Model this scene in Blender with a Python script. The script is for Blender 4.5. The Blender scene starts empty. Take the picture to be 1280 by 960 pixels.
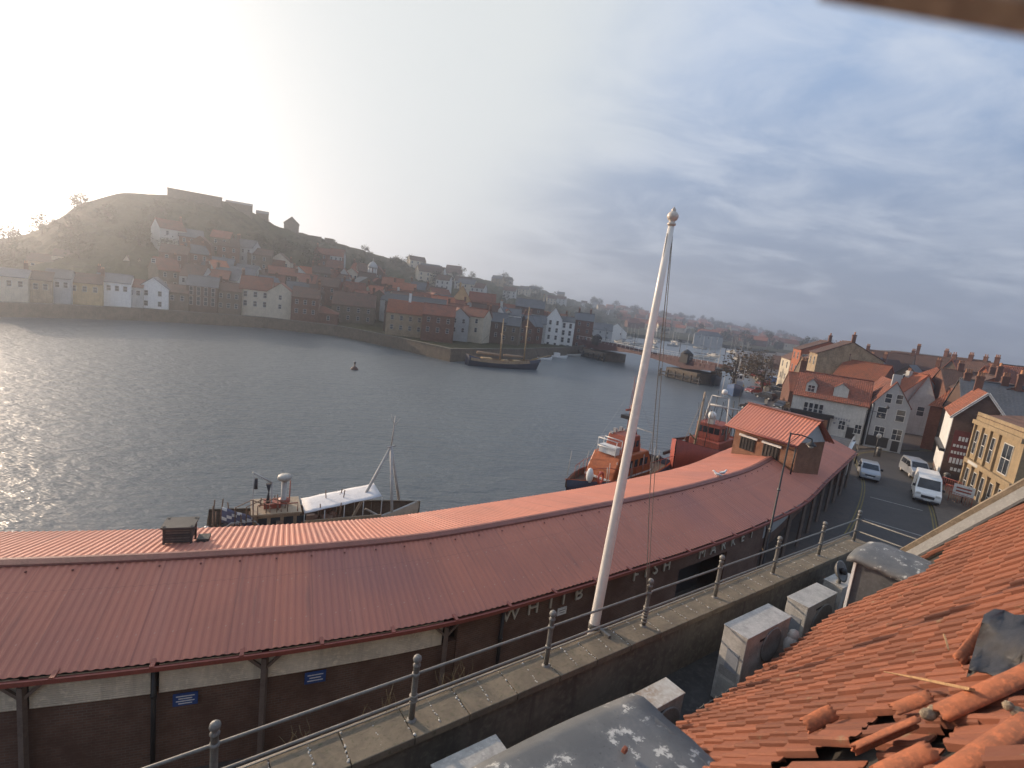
import bpy, bmesh, math, random
from mathutils import Vector, Matrix
R=math.radians
rnd=random.Random(11)
sc=bpy.context.scene
col=sc.collection
# ------------------------------------------------------------------ camera
CZ=15.5; FPX=640.0
_p=R(8.9); _r=R(7.0)
fw=Vector((0,math.cos(_p),-math.sin(_p))); u0=Vector((0,math.sin(_p),math.cos(_p))); r0=Vector((1,0,0))
rt=r0*math.cos(_r)+u0*math.sin(_r); up=u0*math.cos(_r)-r0*math.sin(_r)
CAM=Vector((0,0,CZ))
cd=bpy.data.cameras.new('camera'); cam=bpy.data.objects.new('camera',cd); col.objects.link(cam)
M=Matrix((rt,up,-fw)).transposed().to_4x4(); M.translation=CAM
cam.matrix_world=M
cd.sensor_width=36; cd.lens=18; cd.clip_start=0.05; cd.clip_end=20000
cd.dof.use_dof=True; cd.dof.focus_distance=22; cd.dof.aperture_fstop=1.6
sc.camera=cam
def ray(x,y): return rt*((x-640)/FPX)+up*((480-y)/FPX)+fw
def P(x,y,z):
    d=ray(x,y); return CAM+d*((z-CZ)/d.z)
def D(x,y,rad):
    d=ray(x,y); return CAM+d*(rad/math.hypot(d.x,d.y))
def proj(q):
    v=Vector(q)-CAM; k=v.dot(fw); return 640+FPX*v.dot(rt)/k, 480-FPX*v.dot(up)/k
# ------------------------------------------------------------------ materials
MATS={}
def _base(name):
    m=bpy.data.materials.new(name); m.use_nodes=True; nt=m.node_tree
    return m,nt,nt.nodes['Principled BSDF']
def N(nt,t,**kw):
    n=nt.nodes.new(t)
    for k,v in kw.items():
        if k in n.inputs.keys() if hasattr(n.inputs,'keys') else False: n.inputs[k].default_value=v
        else: setattr(n,k,v)
    return n
def c4(c): return (c[0],c[1],c[2],1)
def mix(nt,f,a,b):
    n=nt.nodes.new('ShaderNodeMix'); n.data_type='RGBA'
    L=nt.links
    for s,v in ((n.inputs[0],f),(n.inputs[6],a),(n.inputs[7],b)):
        if hasattr(v,'links'): L.new(v,s)
        else: s.default_value=v if isinstance(v,float) else c4(v)
    return n.outputs[2]
def ramp(nt,src,a,b):
    n=nt.nodes.new('ShaderNodeMapRange'); n.inputs[1].default_value=a; n.inputs[2].default_value=b
    n.interpolation_type='SMOOTHSTEP'
    nt.links.new(src,n.inputs[0]); return n.outputs[0]
def coords(nt,scale=(1,1,1)):
    tc=nt.nodes.new('ShaderNodeTexCoord'); mp=nt.nodes.new('ShaderNodeMapping'); mp.inputs['Scale'].default_value=scale
    nt.links.new(tc.outputs['Object'],mp.inputs[0]); return mp.outputs[0]
def noise(nt,vec,scale,detail=4,rough=.6):
    n=nt.nodes.new('ShaderNodeTexNoise'); n.inputs['Scale'].default_value=scale; n.inputs['Detail'].default_value=detail; n.inputs['Roughness'].default_value=rough
    nt.links.new(vec,n.inputs['Vector']); return n.outputs['Fac']
def bump(nt,bs,h,strength,dist=.02):
    b=nt.nodes.new('ShaderNodeBump'); b.inputs['Strength'].default_value=strength; b.inputs['Distance'].default_value=dist
    nt.links.new(h,b.inputs['Height']); nt.links.new(b.outputs[0],bs.inputs['Normal'])
def plain(name,c,rough=.7,var=.35,scale=3.0,c2=None,bmp=.15,metal=0.0,stretch=(1,1,1),obj=False,streak=0.0):
    if name in MATS: return MATS[name]
    m,nt,bs=_base(name); L=nt.links
    v=coords(nt,stretch)
    if obj:
        oi=nt.nodes.new('ShaderNodeObjectInfo'); ad=nt.nodes.new('ShaderNodeVectorMath'); ad.operation='ADD'
        sc_=nt.nodes.new('ShaderNodeVectorMath'); sc_.operation='SCALE'; sc_.inputs[3].default_value=37
        cb=nt.nodes.new('ShaderNodeCombineXYZ')
        for i in range(3): L.new(oi.outputs['Random'],cb.inputs[i])
        L.new(cb.outputs[0],sc_.inputs[0]); L.new(v,ad.inputs[0]); L.new(sc_.outputs[0],ad.inputs[1]); v=ad.outputs[0]
    n1=noise(nt,v,scale,5,.65); n2=noise(nt,v,scale*6.3,3,.6)
    c2=c2 or tuple(x*(1-var) for x in c); chi=tuple(min(1,x*(1+var*.35)) for x in c)
    a=mix(nt,ramp(nt,n1,.3,.7),c2,c)
    b=mix(nt,ramp(nt,n2,.45,.75),a,chi)
    if streak:
        vs=coords(nt,(4,4,.25)); n3=noise(nt,vs,1.2,4,.6)
        b=mix(nt,ramp(nt,n3,.52,.75),b,tuple(x*(1-streak) for x in c))
    L.new(b,bs.inputs['Base Color'])
    bs.inputs['Roughness'].default_value=rough; bs.inputs['Metallic'].default_value=metal
    if bmp: bump(nt,bs,n2,bmp)
    MATS[name]=m; return m
def brick(name,c1,c2,mortar,scale=1.0,vert='XZ'):
    if name in MATS: return MATS[name]
    m,nt,bs=_base(name); L=nt.links
    tc=nt.nodes.new('ShaderNodeTexCoord'); sp=nt.nodes.new('ShaderNodeSeparateXYZ'); cb=nt.nodes.new('ShaderNodeCombineXYZ')
    L.new(tc.outputs['Object'],sp.inputs[0])
    ad=nt.nodes.new('ShaderNodeMath'); ad.operation='ADD'; L.new(sp.outputs[0],ad.inputs[0]); L.new(sp.outputs[1],ad.inputs[1])
    L.new(ad.outputs[0],cb.inputs[0]); L.new(sp.outputs[2],cb.inputs[1])
    b=nt.nodes.new('ShaderNodeTexBrick'); b.inputs['Scale'].default_value=1
    b.inputs['Brick Width'].default_value=.225*scale; b.inputs['Row Height'].default_value=.075*scale; b.inputs['Mortar Size'].default_value=.008*scale
    b.inputs['Color1'].default_value=c4(c1); b.inputs['Color2'].default_value=c4(c2); b.inputs['Mortar'].default_value=c4(mortar)
    L.new(cb.outputs[0],b.inputs['Vector'])
    n1=noise(nt,tc.outputs['Object'],.9,5,.65)
    o=mix(nt,ramp(nt,n1,.35,.7),b.outputs['Color'],tuple(x*.55 for x in c1))
    L.new(o,bs.inputs['Base Color']); bs.inputs['Roughness'].default_value=.85
    bump(nt,bs,b.outputs['Fac'],-.25,.008)
    MATS[name]=m; return m
def pantile(name,c,c2,rough=.8,roll=.24,course=.3,bs_=.6):
    """clay roof seen from a distance: rolls along local y, courses across; x runs along the ridge"""
    if name in MATS: return MATS[name]
    m,nt,bs=_base(name); L=nt.links
    tc=nt.nodes.new('ShaderNodeTexCoord'); oi=nt.nodes.new('ShaderNodeObjectInfo')
    sp=nt.nodes.new('ShaderNodeSeparateXYZ'); L.new(tc.outputs['Object'],sp.inputs[0])
    def sine(src,per):
        a=nt.nodes.new('ShaderNodeMath'); a.operation='MULTIPLY'; a.inputs[1].default_value=2*math.pi/per; L.new(src,a.inputs[0])
        b=nt.nodes.new('ShaderNodeMath'); b.operation='SINE'; L.new(a.outputs[0],b.inputs[0]); return b.outputs[0]
    s1=sine(sp.outputs[0],roll); s2=sine(sp.outputs[2],course*.62)
    sm=nt.nodes.new('ShaderNodeMath'); sm.operation='ADD'; L.new(s1,sm.inputs[0]); L.new(s2,sm.inputs[1])
    off=nt.nodes.new('ShaderNodeVectorMath'); off.operation='ADD'; cb=nt.nodes.new('ShaderNodeCombineXYZ')
    mu=nt.nodes.new('ShaderNodeMath'); mu.operation='MULTIPLY'; mu.inputs[1].default_value=91; L.new(oi.outputs['Random'],mu.inputs[0])
    for i in range(3): L.new(mu.outputs[0],cb.inputs[i])
    L.new(tc.outputs['Object'],off.inputs[0]); L.new(cb.outputs[0],off.inputs[1])
    n1=noise(nt,off.outputs[0],.55,5,.7); n2=noise(nt,off.outputs[0],5,3,.7)
    a=mix(nt,ramp(nt,n1,.32,.68),c,c2); b=mix(nt,ramp(nt,n2,.42,.72),a,tuple(x*1.25 for x in c))
    hs=nt.nodes.new('ShaderNodeHueSaturation'); mr=nt.nodes.new('ShaderNodeMapRange'); mr.inputs[3].default_value=.65; mr.inputs[4].default_value=1.25
    L.new(oi.outputs['Random'],mr.inputs[0]); L.new(mr.outputs[0],hs.inputs['Value']); L.new(b,hs.inputs['Color'])
    L.new(hs.outputs[0],bs.inputs['Base Color']); bs.inputs['Roughness'].default_value=rough
    bump(nt,bs,sm.outputs[0],bs_,.04)
    MATS[name]=m; return m
def glass(name='window_glass',c=(.02,.024,.03),rough=.08):
    if name in MATS: return MATS[name]
    m,nt,bs=_base(name)
    v=coords(nt); n=noise(nt,v,1.3,2,.5)
    nt.links.new(mix(nt,ramp(nt,n,.4,.7),c,tuple(x*2.2 for x in c)),bs.inputs['Base Color'])
    bs.inputs['Roughness'].default_value=rough; bs.inputs['Specular IOR Level'].default_value=.6
    MATS[name]=m; return m
# ------------------------------------------------------------------ mesh builder
class MB:
    def __init__(s): s.v=[]; s.f=[]; s.mi=[]; s.sm=[]
    def add(s,vs,fs,mi=0,smooth=False,T=None):
        o=len(s.v)
        for q in vs:
            q=Vector(q)
            s.v.append(T@q if T else q)
        for f in fs: s.f.append([o+i for i in f]); s.mi.append(mi); s.sm.append(smooth)
        return s
    def box(s,c,d,rz=0,mi=0,T=None,taper=1.0):
        x,y,z=d[0]/2,d[1]/2,d[2]/2; t=taper
        vs=[(-x,-y,-z),(x,-y,-z),(x,y,-z),(-x,y,-z),(-x*t,-y*t,z),(x*t,-y*t,z),(x*t,y*t,z),(-x*t,y*t,z)]
        A=Matrix.Translation(c)@Matrix.Rotation(rz,4,'Z')
        if T: A=T@A
        return s.add(vs,[(0,3,2,1),(4,5,6,7),(0,1,5,4),(1,2,6,5),(2,3,7,6),(3,0,4,7)],mi,False,A)
    def b6(s,x0,x1,y0,y1,z0,z1,mi=0,T=None): return s.box(((x0+x1)/2,(y0+y1)/2,(z0+z1)/2),(x1-x0,y1-y0,z1-z0),0,mi,T)
    def bar(s,a,b,w,h,mi=0,upv=(0,0,1)):
        a=Vector(a); b=Vector(b); d=(b-a); ln=d.length; d.normalize(); u=Vector(upv)
        x=d.cross(u)
        if x.length<1e-4: x=d.cross(Vector((1,0,0)))
        x.normalize(); z=x.cross(d)
        T=Matrix((x,d,z)).transposed().to_4x4(); T.translation=(a+b)/2
        return s.box((0,0,0),(w,ln,h),0,mi,T)
    def tube(s,pts,r,seg=8,mi=0,cap=True,smooth=True):
        pts=[Vector(p) for p in pts]; n=len(pts); rs=r if isinstance(r,(list,tuple)) else [r]*n
        ref=None; o=len(s.v)
        for i,p in enumerate(pts):
            d=(pts[min(i+1,n-1)]-pts[max(i-1,0)])
            if d.length<1e-9: d=Vector((0,0,1))
            d.normalize()
            if ref is None:
                ref=d.cross(Vector((0,0,1)))
                if ref.length<.05: ref=d.cross(Vector((1,0,0)))
            x=(ref-d*ref.dot(d)); x.normalize(); ref=x; y=d.cross(x)
            for k in range(seg):
                a=2*math.pi*k/seg; s.v.append(p+(x*math.cos(a)+y*math.sin(a))*rs[i])
        for i in range(n-1):
            for k in range(seg):
                k2=(k+1)%seg; s.f.append([o+i*seg+k,o+i*seg+k2,o+(i+1)*seg+k2,o+(i+1)*seg+k]); s.mi.append(mi); s.sm.append(smooth)
        if cap:
            s.f.append([o+k for k in range(seg)][::-1]); s.mi.append(mi); s.sm.append(False)
            s.f.append([o+(n-1)*seg+k for k in range(seg)]); s.mi.append(mi); s.sm.append(False)
        return s
    def lathe(s,prof,c=(0,0,0),seg=14,mi=0,T=None):
        vs=[];n=len(prof)
        for r_,z in prof:
            for k in range(seg):
                a=2*math.pi*k/seg; vs.append((c[0]+r_*math.cos(a),c[1]+r_*math.sin(a),c[2]+z))
        fs=[(i*seg+k,i*seg+(k+1)%seg,(i+1)*seg+(k+1)%seg,(i+1)*seg+k) for i in range(n-1) for k in range(seg)]
        fs.append(tuple(range(seg))[::-1]); fs.append(tuple((n-1)*seg+k for k in range(seg)))
        return s.add(vs,fs,mi,True,T)
    def ball(s,c,r,seg=10,mi=0,T=None,sq=(1,1,1)):
        vs=[];m=seg//2
        for i in range(m+1):
            t=math.pi*i/m
            for k in range(seg):
                a=2*math.pi*k/seg; vs.append((c[0]+sq[0]*r*math.sin(t)*math.cos(a),c[1]+sq[1]*r*math.sin(t)*math.sin(a),c[2]-sq[2]*r*math.cos(t)))
        fs=[(i*seg+k,i*seg+(k+1)%seg,(i+1)*seg+(k+1)%seg,(i+1)*seg+k) for i in range(m) for k in range(seg)]
        return s.add(vs,fs,mi,True,T)
    def prism(s,poly,z0,z1,mi=0,T=None):
        """poly of (x,y), counter-clockwise, extruded in z"""
        n=len(poly); vs=[(p[0],p[1],z0) for p in poly]+[(p[0],p[1],z1) for p in poly]
        fs=[tuple(range(n))[::-1],tuple(range(n,2*n))]+[(i,(i+1)%n,n+(i+1)%n,n+i) for i in range(n)]
        return s.add(vs,fs,mi,False,T)
    def prof(s,poly,y0,y1,mi=0,T=None):
        """poly of (x,z) extruded in y"""
        n=len(poly); vs=[(p[0],y0,p[1]) for p in poly]+[(p[0],y1,p[1]) for p in poly]
        fs=[tuple(range(n)),tuple(range(n,2*n))[::-1]]+[(i,n+i,n+(i+1)%n,(i+1)%n) for i in range(n)]
        return s.add(vs,fs,mi,False,T)
    def grid(s,rows,mi=0,smooth=True,closed=False):
        o=len(s.v); m=len(rows[0])
        for r_ in rows: s.v.extend(Vector(q) for q in r_)
        for i in range(len(rows)-1):
            for k in range(m if closed else m-1):
                k2=(k+1)%m; s.f.append([o+i*m+k,o+i*m+k2,o+(i+1)*m+k2,o+(i+1)*m+k]); s.mi.append(mi); s.sm.append(smooth)
        return s
    def mesh(s,name,mats):
        me=bpy.data.meshes.new(name); me.from_pydata([tuple(q) for q in s.v],[],s.f)
        if not isinstance(mats,(list,tuple)): mats=[mats]
        for m in mats: me.materials.append(m)
        if getattr(s,'uv',None):
            ul=me.uv_layers.new(name='sheet')
            for lp in me.loops: ul.data[lp.index].uv=s.uv[lp.vertex_index]
        me.polygons.foreach_set('material_index',s.mi); me.polygons.foreach_set('use_smooth',s.sm)
        bm=bmesh.new(); bm.from_mesh(me); bmesh.ops.recalc_face_normals(bm,faces=bm.faces); bm.to_mesh(me); bm.free()
        me.update(); return me
    def build(s,name,mats,parent=None,bevel=0,loc=None,rz=0,rot=None):
        o=bpy.data.objects.new(name,s.mesh(name,mats)); col.objects.link(o)
        if parent: o.parent=parent
        if loc is not None: o.location=loc
        if rz: o.rotation_euler.z=rz
        if rot: o.rotation_euler=rot
        if bevel:
            b=o.modifiers.new('bevel','BEVEL'); b.width=bevel; b.segments=2; b.limit_method='ANGLE'
        return o
def put(mesh,name,parent=None,loc=(0,0,0),rz=0,scale=None):
    o=bpy.data.objects.new(name,mesh); col.objects.link(o); o.parent=parent; o.location=loc; o.rotation_euler.z=rz
    if scale: o.scale=scale
    return o
def tag(o,label=None,cat=None,group=None,kind=None):
    if label: o['label']=label
    if cat: o['category']=cat
    if group: o['group']=group
    if kind: o['kind']=kind
    return o
def thing(name,label,cat,loc=(0,0,0),rz=0,group=None):
    o=bpy.data.objects.new(name,None); col.objects.link(o); o.location=loc; o.rotation_euler.z=rz; o.empty_display_size=.3
    return tag(o,label,cat,group)
def dup(root,loc,rz=0,label=None,scale=None):
    r_=root.copy(); col.objects.link(r_); r_.location=loc; r_.rotation_euler.z=rz
    if label: r_['label']=label
    if scale: r_.scale=scale
    for ch in list(root.children):
        c=ch.copy(); col.objects.link(c); c.parent=r_
        for g in list(ch.children):
            d=g.copy(); col.objects.link(d); d.parent=c
    return r_
def catmull(pts,n=12):
    out=[]; P_=[Vector(p) for p in pts]; P_=[P_[0]*2-P_[1]]+P_+[P_[-1]*2-P_[-2]]
    for i in range(1,len(P_)-2):
        a,b,c,d=P_[i-1:i+3]
        for k in range(n):
            t=k/n; out.append(.5*((2*b)+(c-a)*t+(2*a-5*b+4*c-d)*t*t+(3*b-a-3*c+d)*t**3))
    out.append(P_[-2]); return out
def textmesh(txt,size,depth,mat_,name='lettering'):
    cu=bpy.data.curves.new('t','FONT'); cu.body=txt; cu.size=size; cu.extrude=depth; cu.align_x='CENTER'; cu.align_y='CENTER'; cu.resolution_u=3
    ob=bpy.data.objects.new('t',cu); col.objects.link(ob)
    bpy.context.view_layer.update()
    me=bpy.data.meshes.new_from_object(ob.evaluated_get(bpy.context.evaluated_depsgraph_get()))
    bpy.data.objects.remove(ob); bpy.data.curves.remove(cu); me.materials.clear(); me.materials.append(mat_); return me
# common materials
WHITE=plain('white_paint',(.72,.72,.70),.5,.2,2,streak=.25)
TRIM=plain('window_paint',(.50,.50,.48),.45,.15,3,bmp=0)
CREAM=plain('cream_render',(.52,.46,.36),.8,.25,.8,obj=True,streak=.3)
OCHRE=plain('ochre_render',(.48,.34,.17),.8,.25,.8,obj=True,streak=.3)
GREYW=plain('grey_render',(.36,.37,.37),.85,.2,.6,obj=True,streak=.25)
OFFW=plain('off_white_render',(.47,.47,.45),.85,.22,.7,obj=True,streak=.35)
STONE=plain('sandstone',(.34,.26,.17),.9,.45,.9,obj=True,streak=.4)
DSTONE=plain('sooty_stone',(.16,.125,.09),.9,.4,.9,obj=True,streak=.4)
BRICKF=plain('weathered_brick',(.15,.072,.05),.9,.4,1.1,obj=True)
DBRICKF=plain('dark_brick',(.10,.06,.045),.9,.4,1.1,obj=True)
BRICK=brick('red_brick',(.21,.075,.045),(.15,.055,.038),(.2,.17,.14))
DBRICK=brick('brown_brick',(.15,.078,.055),(.105,.058,.043),(.15,.125,.1))
RTILE=pantile('clay_pantiles',(.20,.062,.034),(.10,.042,.028))
OTILE=pantile('orange_pantiles',(.30,.088,.038),(.18,.065,.036))
BTILE=pantile('brown_pantiles',(.105,.052,.035),(.06,.038,.028))
SLATE=pantile('slate_roof',(.085,.09,.10),(.055,.058,.06),.65,.42,.22,.12)
GLASS=glass()
DARK=plain('dark_paint',(.02,.02,.022),.5,.2,4,bmp=0)
IRON=plain('galvanised_iron',(.17,.165,.155),.5,.4,9,metal=.55,bmp=.1)
CONC=plain('weathered_concrete',(.17,.15,.12),.9,.4,1.6,streak=.45)
SKYV0,SKYV1=.52,.80
SKYLO,SKYHI,SKYCL,SKYWARM,SKYWHITE=(2.3,2.5,3.05),(2.5,3.6,5.5),(6.0,6.3,6.8),(4.9,4.6,5.0),(5.7,5.95,5.95)
EXPO=.40; HAZE=.0008; HAZEG=.80; WBUMP=.4
# ------------------------------------------------------------------ sun, sky, air
SUN_AZ,SUN_EL=R(-57),R(15)
sd=Vector((math.sin(SUN_AZ)*math.cos(SUN_EL),math.cos(SUN_AZ)*math.cos(SUN_EL),math.sin(SUN_EL)))
sl=bpy.data.lights.new('sun','SUN'); sl.energy=5.0; sl.angle=R(.5); sl.color=(1,.76,.54)
so=bpy.data.objects.new('sun',sl); col.objects.link(so); so.rotation_euler=sd.to_track_quat('Z','Y').to_euler()
w=bpy.data.worlds.new('World'); sc.world=w; w.use_nodes=True; nt=w.node_tree; L=nt.links
bg=nt.nodes['Background']; bg.inputs[1].default_value=.1
sky=nt.nodes.new('ShaderNodeTexSky'); sky.sky_type='NISHITA'; sky.sun_disc=False; sky.sun_elevation=SUN_EL; sky.sun_rotation=SUN_AZ; sky.dust_density=2.0; sky.ozone_density=2.0
tc=nt.nodes.new('ShaderNodeTexCoord'); sep=nt.nodes.new('ShaderNodeSeparateXYZ'); L.new(tc.outputs['Generated'],sep.inputs[0])
def mth(op,a,b=None,c=None):
    n=nt.nodes.new('ShaderNodeMath'); n.operation=op
    for i,v in enumerate((a,b,c)):
        if v is None: continue
        if hasattr(v,'links'): L.new(v,n.inputs[i])
        else: n.inputs[i].default_value=v
    return n.outputs[0]
dz=mth('MAXIMUM',sep.outputs[2],0.0); den=mth('ADD',dz,.22)
cb=nt.nodes.new('ShaderNodeCombineXYZ'); L.new(mth('DIVIDE',sep.outputs[0],den),cb.inputs[0]); L.new(mth('DIVIDE',sep.outputs[1],den),cb.inputs[1]); cb.inputs[2].default_value=3.7
mp=nt.nodes.new('ShaderNodeMapping'); mp.inputs['Rotation'].default_value=(0,0,R(-30)); mp.inputs['Scale'].default_value=(1.25,1.7,1); L.new(cb.outputs[0],mp.inputs[0])
nz=nt.nodes.new('ShaderNodeTexNoise'); nz.inputs['Scale'].default_value=1.6; nz.inputs['Detail'].default_value=9; nz.inputs['Roughness'].default_value=.62; nz.inputs['Distortion'].default_value=.5; L.new(mp.outputs[0],nz.inputs['Vector'])
nz2=nt.nodes.new('ShaderNodeTexNoise'); nz2.inputs['Scale'].default_value=.5; nz2.inputs['Detail'].default_value=4; L.new(mp.outputs[0],nz2.inputs['Vector'])
dt=nt.nodes.new('ShaderNodeVectorMath'); dt.operation='DOT_PRODUCT'; L.new(tc.outputs['Generated'],dt.inputs[0])
GL=Vector((math.sin(R(-47))*math.cos(R(24)),math.cos(R(-47))*math.cos(R(24)),math.sin(R(24))))   # brightest part of the thin cloud in front of the sun
dt.inputs[1].default_value=GL
veil=ramp(nt,mth('ADD',dt.outputs['Value'],mth('MULTIPLY',mth('SUBTRACT',nz2.outputs['Fac'],.5),.30)),SKYV0,SKYV1)
wis=ramp(nt,mth('ADD',mth('MULTIPLY',nz.outputs['Fac'],.75),mth('MULTIPLY',nz2.outputs['Fac'],.4)),.45,.72)
blue=mix(nt,ramp(nt,sep.outputs[2],-.02,.5),SKYLO,SKYHI)
bmix=mix(nt,.12,blue,sky.outputs[0])
c1=mix(nt,mth('MULTIPLY',wis,.6),bmix,SKYCL)
warm=mth('MULTIPLY',ramp(nt,dt.outputs['Value'],.50,.9),ramp(nt,sep.outputs[2],.45,.05))
c2=mix(nt,mth('MULTIPLY',warm,.35),c1,SKYWARM)
c3=mix(nt,veil,c2,SKYWHITE)
L.new(c3,bg.inputs[0])
sc.view_settings.view_transform='Standard'; sc.view_settings.look='None'; sc.view_settings.gamma=1; sc.view_settings.exposure=EXPO
sc.cycles.use_denoising=True
sc.cycles.max_bounces=6; sc.cycles.volume_bounces=1; sc.cycles.diffuse_bounces=3; sc.cycles.glossy_bounces=3; sc.cycles.sample_clamp_indirect=4
# air: far haze, thickened to imitate lens glare on the sun side
m=bpy.data.materials.new('haze_glare_air'); m.use_nodes=True; n_=m.node_tree; n_.nodes.remove(n_.nodes['Principled BSDF'])
pv=n_.nodes.new('ShaderNodeVolumePrincipled'); pv.inputs['Color'].default_value=(.80,.86,.97,1); pv.inputs['Density'].default_value=HAZE; pv.inputs['Anisotropy'].default_value=HAZEG
n_.links.new(pv.outputs[0],n_.nodes['Material Output'].inputs['Volume'])
hz=MB().b6(-1500,1500,-60,2400,-4,140).build('haze',m); tag(hz,'thin bluish morning haze over the harbour, doubling as lens glare','haze',kind='stuff')
# ------------------------------------------------------------------ east side terrain
def az(p): return math.atan2(p[0],p[1])
SH=[(-60,396),(0,396),(90,398),(180,401),(330,410),(418,420),(440,424),(500,437),(562,452),(640,450),(700,446),(735,441)]
SHW=[P(x,y,0) for x,y in SH]
SHP=[(az(p),math.hypot(p.x,p.y)) for p in SHW]
SHP=[(SHP[0][0]-.6,SHP[0][1])]+SHP+[(SHP[-1][0]+.03,420),(SHP[-1][0]+.25,470),(SHP[-1][0]+.7,470)]
SK=[(-80,300,260),(0,299,260),(40,291,260),(75,272,255),(100,255,255),(150,241,258),(200,243,262),(280,251,270),(318,266,280),(345,282,290),(372,290,300),(400,297,310),(440,309,330),(500,326,380),(560,341,450),(620,352,560),(680,364,750),(730,379,950),(780,388,1150),(840,396,1300),(900,407,1400),(960,418,1500),(1020,430,1500),(1100,441,1500),(1280,458,1500)]
SKP=[]
for x,y,rr in SK:
    q=D(x,y,rr); SKP.append((az(q),rr,q.z))
def lerpt(tab,a,k=1):
    if a<=tab[0][0]: return tab[0][k]
    for i in range(len(tab)-1):
        if a<=tab[i+1][0]:
            t=(a-tab[i][0])/(tab[i+1][0]-tab[i][0]); return tab[i][k]*(1-t)+tab[i+1][k]*t
    return tab[-1][k]
def hsh(x,y): 
    v=math.sin(x*12.9898+y*78.233)*43758.5453; return v-math.floor(v)
def terr(x,y):
    a=math.atan2(x,y); r_=math.hypot(x,y); s0=lerpt(SHP,a); s1=lerpt(SKP,a,1); h=lerpt(SKP,a,2)
    if r_<=s0: return 2.8
    t=(r_-s0)/(s1-s0)
    if t<=1:
        k=max(0,(t-.10)/.90); k=k**1.15; return 2.8+(h-2.8)*k
    return h-(r_-s1)*.03
rows=[]
A0,A1=R(-75),R(52); NA=300
RS=[0,.001,.04,.08,.12,.16]+[.2+.8*i/26 for i in range(27)]+[1.05,1.15,1.3,1.6]
for i in range(NA+1):
    a=A0+(A1-A0)*i/NA; s0=lerpt(SHP,a); s1=lerpt(SKP,a,1); rw=[]
    for j,t in enumerate(RS):
        rr=s0+t*(s1-s0); x,y=rr*math.sin(a),rr*math.cos(a); z=terr(x,y) if j else -2.0
        if t>.25: z+=(hsh(i,j)-.5)*.010*(s1-s0)*(1 if t<.97 else .35)
        rw.append((x,y,z))
    rows.append(rw)
hm,nt_,bs=_base('hill_scrub'); v=coords(nt_)
n1=noise(nt_,v,.018,6,.65); n2=noise(nt_,v,.12,5,.7)
b_=mix(nt_,ramp(nt_,n1,.35,.65),(.045,.05,.022),(.075,.062,.035)); b_=mix(nt_,ramp(nt_,n2,.45,.7),b_,(.022,.026,.013))
nt_.links.new(b_,bs.inputs['Base Color']); bs.inputs['Roughness'].default_value=1; bs.inputs['Specular IOR Level'].default_value=.1
bump(nt_,bs,n2,1.0,1.5)
tag(MB().grid(rows,smooth=False).build('hillside_terrain',hm),'dark scrubby hillside rising behind the old town','hill',kind='structure')
# water
wm,nt_,bs=_base('harbour_water'); v=coords(nt_)
mpn=nt_.nodes.new('ShaderNodeMapping'); mpn.inputs['Rotation'].default_value=(0,0,R(-20)); mpn.inputs['Scale'].default_value=(.55,1.25,1); nt_.links.new(v,mpn.inputs[0])
na=noise(nt_,mpn.outputs[0],.55,4,.6); nb=noise(nt_,mpn.outputs[0],2.2,3,.6); nc=noise(nt_,v,.05,3,.5)
ad=nt_.nodes.new('ShaderNodeMath'); ad.operation='MULTIPLY_ADD'; ad.inputs[1].default_value=.16; nt_.links.new(nb,ad.inputs[0]); nt_.links.new(na,ad.inputs[2])
bs.inputs['Base Color'].default_value=(.092,.110,.124,1); bs.inputs['Roughness'].default_value=.30; bs.inputs['IOR'].default_value=1.33
bn=nt_.nodes.new('ShaderNodeBump'); bn.inputs['Distance'].default_value=WBUMP
st=nt_.nodes.new('ShaderNodeMapRange'); st.inputs[1].default_value=.35; st.inputs[2].default_value=.7; st.inputs[3].default_value=.55; st.inputs[4].default_value=1.0; nt_.links.new(nc,st.inputs[0]); nt_.links.new(st.outputs[0],bn.inputs['Strength'])
nt_.links.new(ad.outputs[0],bn.inputs['Height']); nt_.links.new(bn.outputs[0],bs.inputs['Normal'])
tag(MB().add([(-1400,-50,0),(1400,-50,0),(1400,2300,0),(-1400,2300,0)],[(0,1,2,3)]).build('water',wm),'rippled grey harbour water','water',kind='structure')
# west ground
QE=[(-60,7),(-24,16.0),(-15,17.4),(-8.5,20.6),(-1,26.0),(6,31.5),(13,38.5),(18.5,45),(24,53),(33,68),(46,92),(60,120),(74,150),(84,180),(92,210)]   # quay edge
gm,nt_,bs=_base('setts_and_asphalt'); v=coords(nt_)
n1=noise(nt_,v,.25,5,.65); n2=noise(nt_,v,7,3,.7); n3=noise(nt_,v,1.6,4,.6)
b_=mix(nt_,ramp(nt_,n1,.35,.68),(.050,.045,.042),(.078,.062,.052)); b_=mix(nt_,ramp(nt_,n3,.5,.7),b_,(.042,.040,.04)); b_=mix(nt_,ramp(nt_,n2,.5,.8),b_,(.10,.09,.08))
nt_.links.new(b_,bs.inputs['Base Color']); bs.inputs['Roughness'].default_value=.75; bump(nt_,bs,n2,.3,.02)
poly=QE+[(140,330),(700,900),(1300,900),(1300,-50),(-60,-50)]
tag(MB().prism(poly[::-1],-2,2.5).build('quay_ground',gm),'dark paved quayside ground','ground',kind='structure')
# west hill behind the right-hand town
def wz(x,y):
    t=max(0,min(1,((x-58)*.8+(y-70)*.15)/95))*max(0,min(1,(x/max(y,30)-.52)/.22)); return 2.4+13*t*t*(3-2*t)
rows=[[(x_,y,wz(x_,y) if x_>58 else 2.4) for x_ in (x+max(0,.5*y-58) for x in (58,62,67,72,77,82,88,94,108,125,145,170,220,330,500,800))] for y in range(-20,480,10)]
tag(MB().grid(rows).build('town_slope_terrain',gm),'paved slope under the houses on the right','ground',kind='structure')
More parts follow.
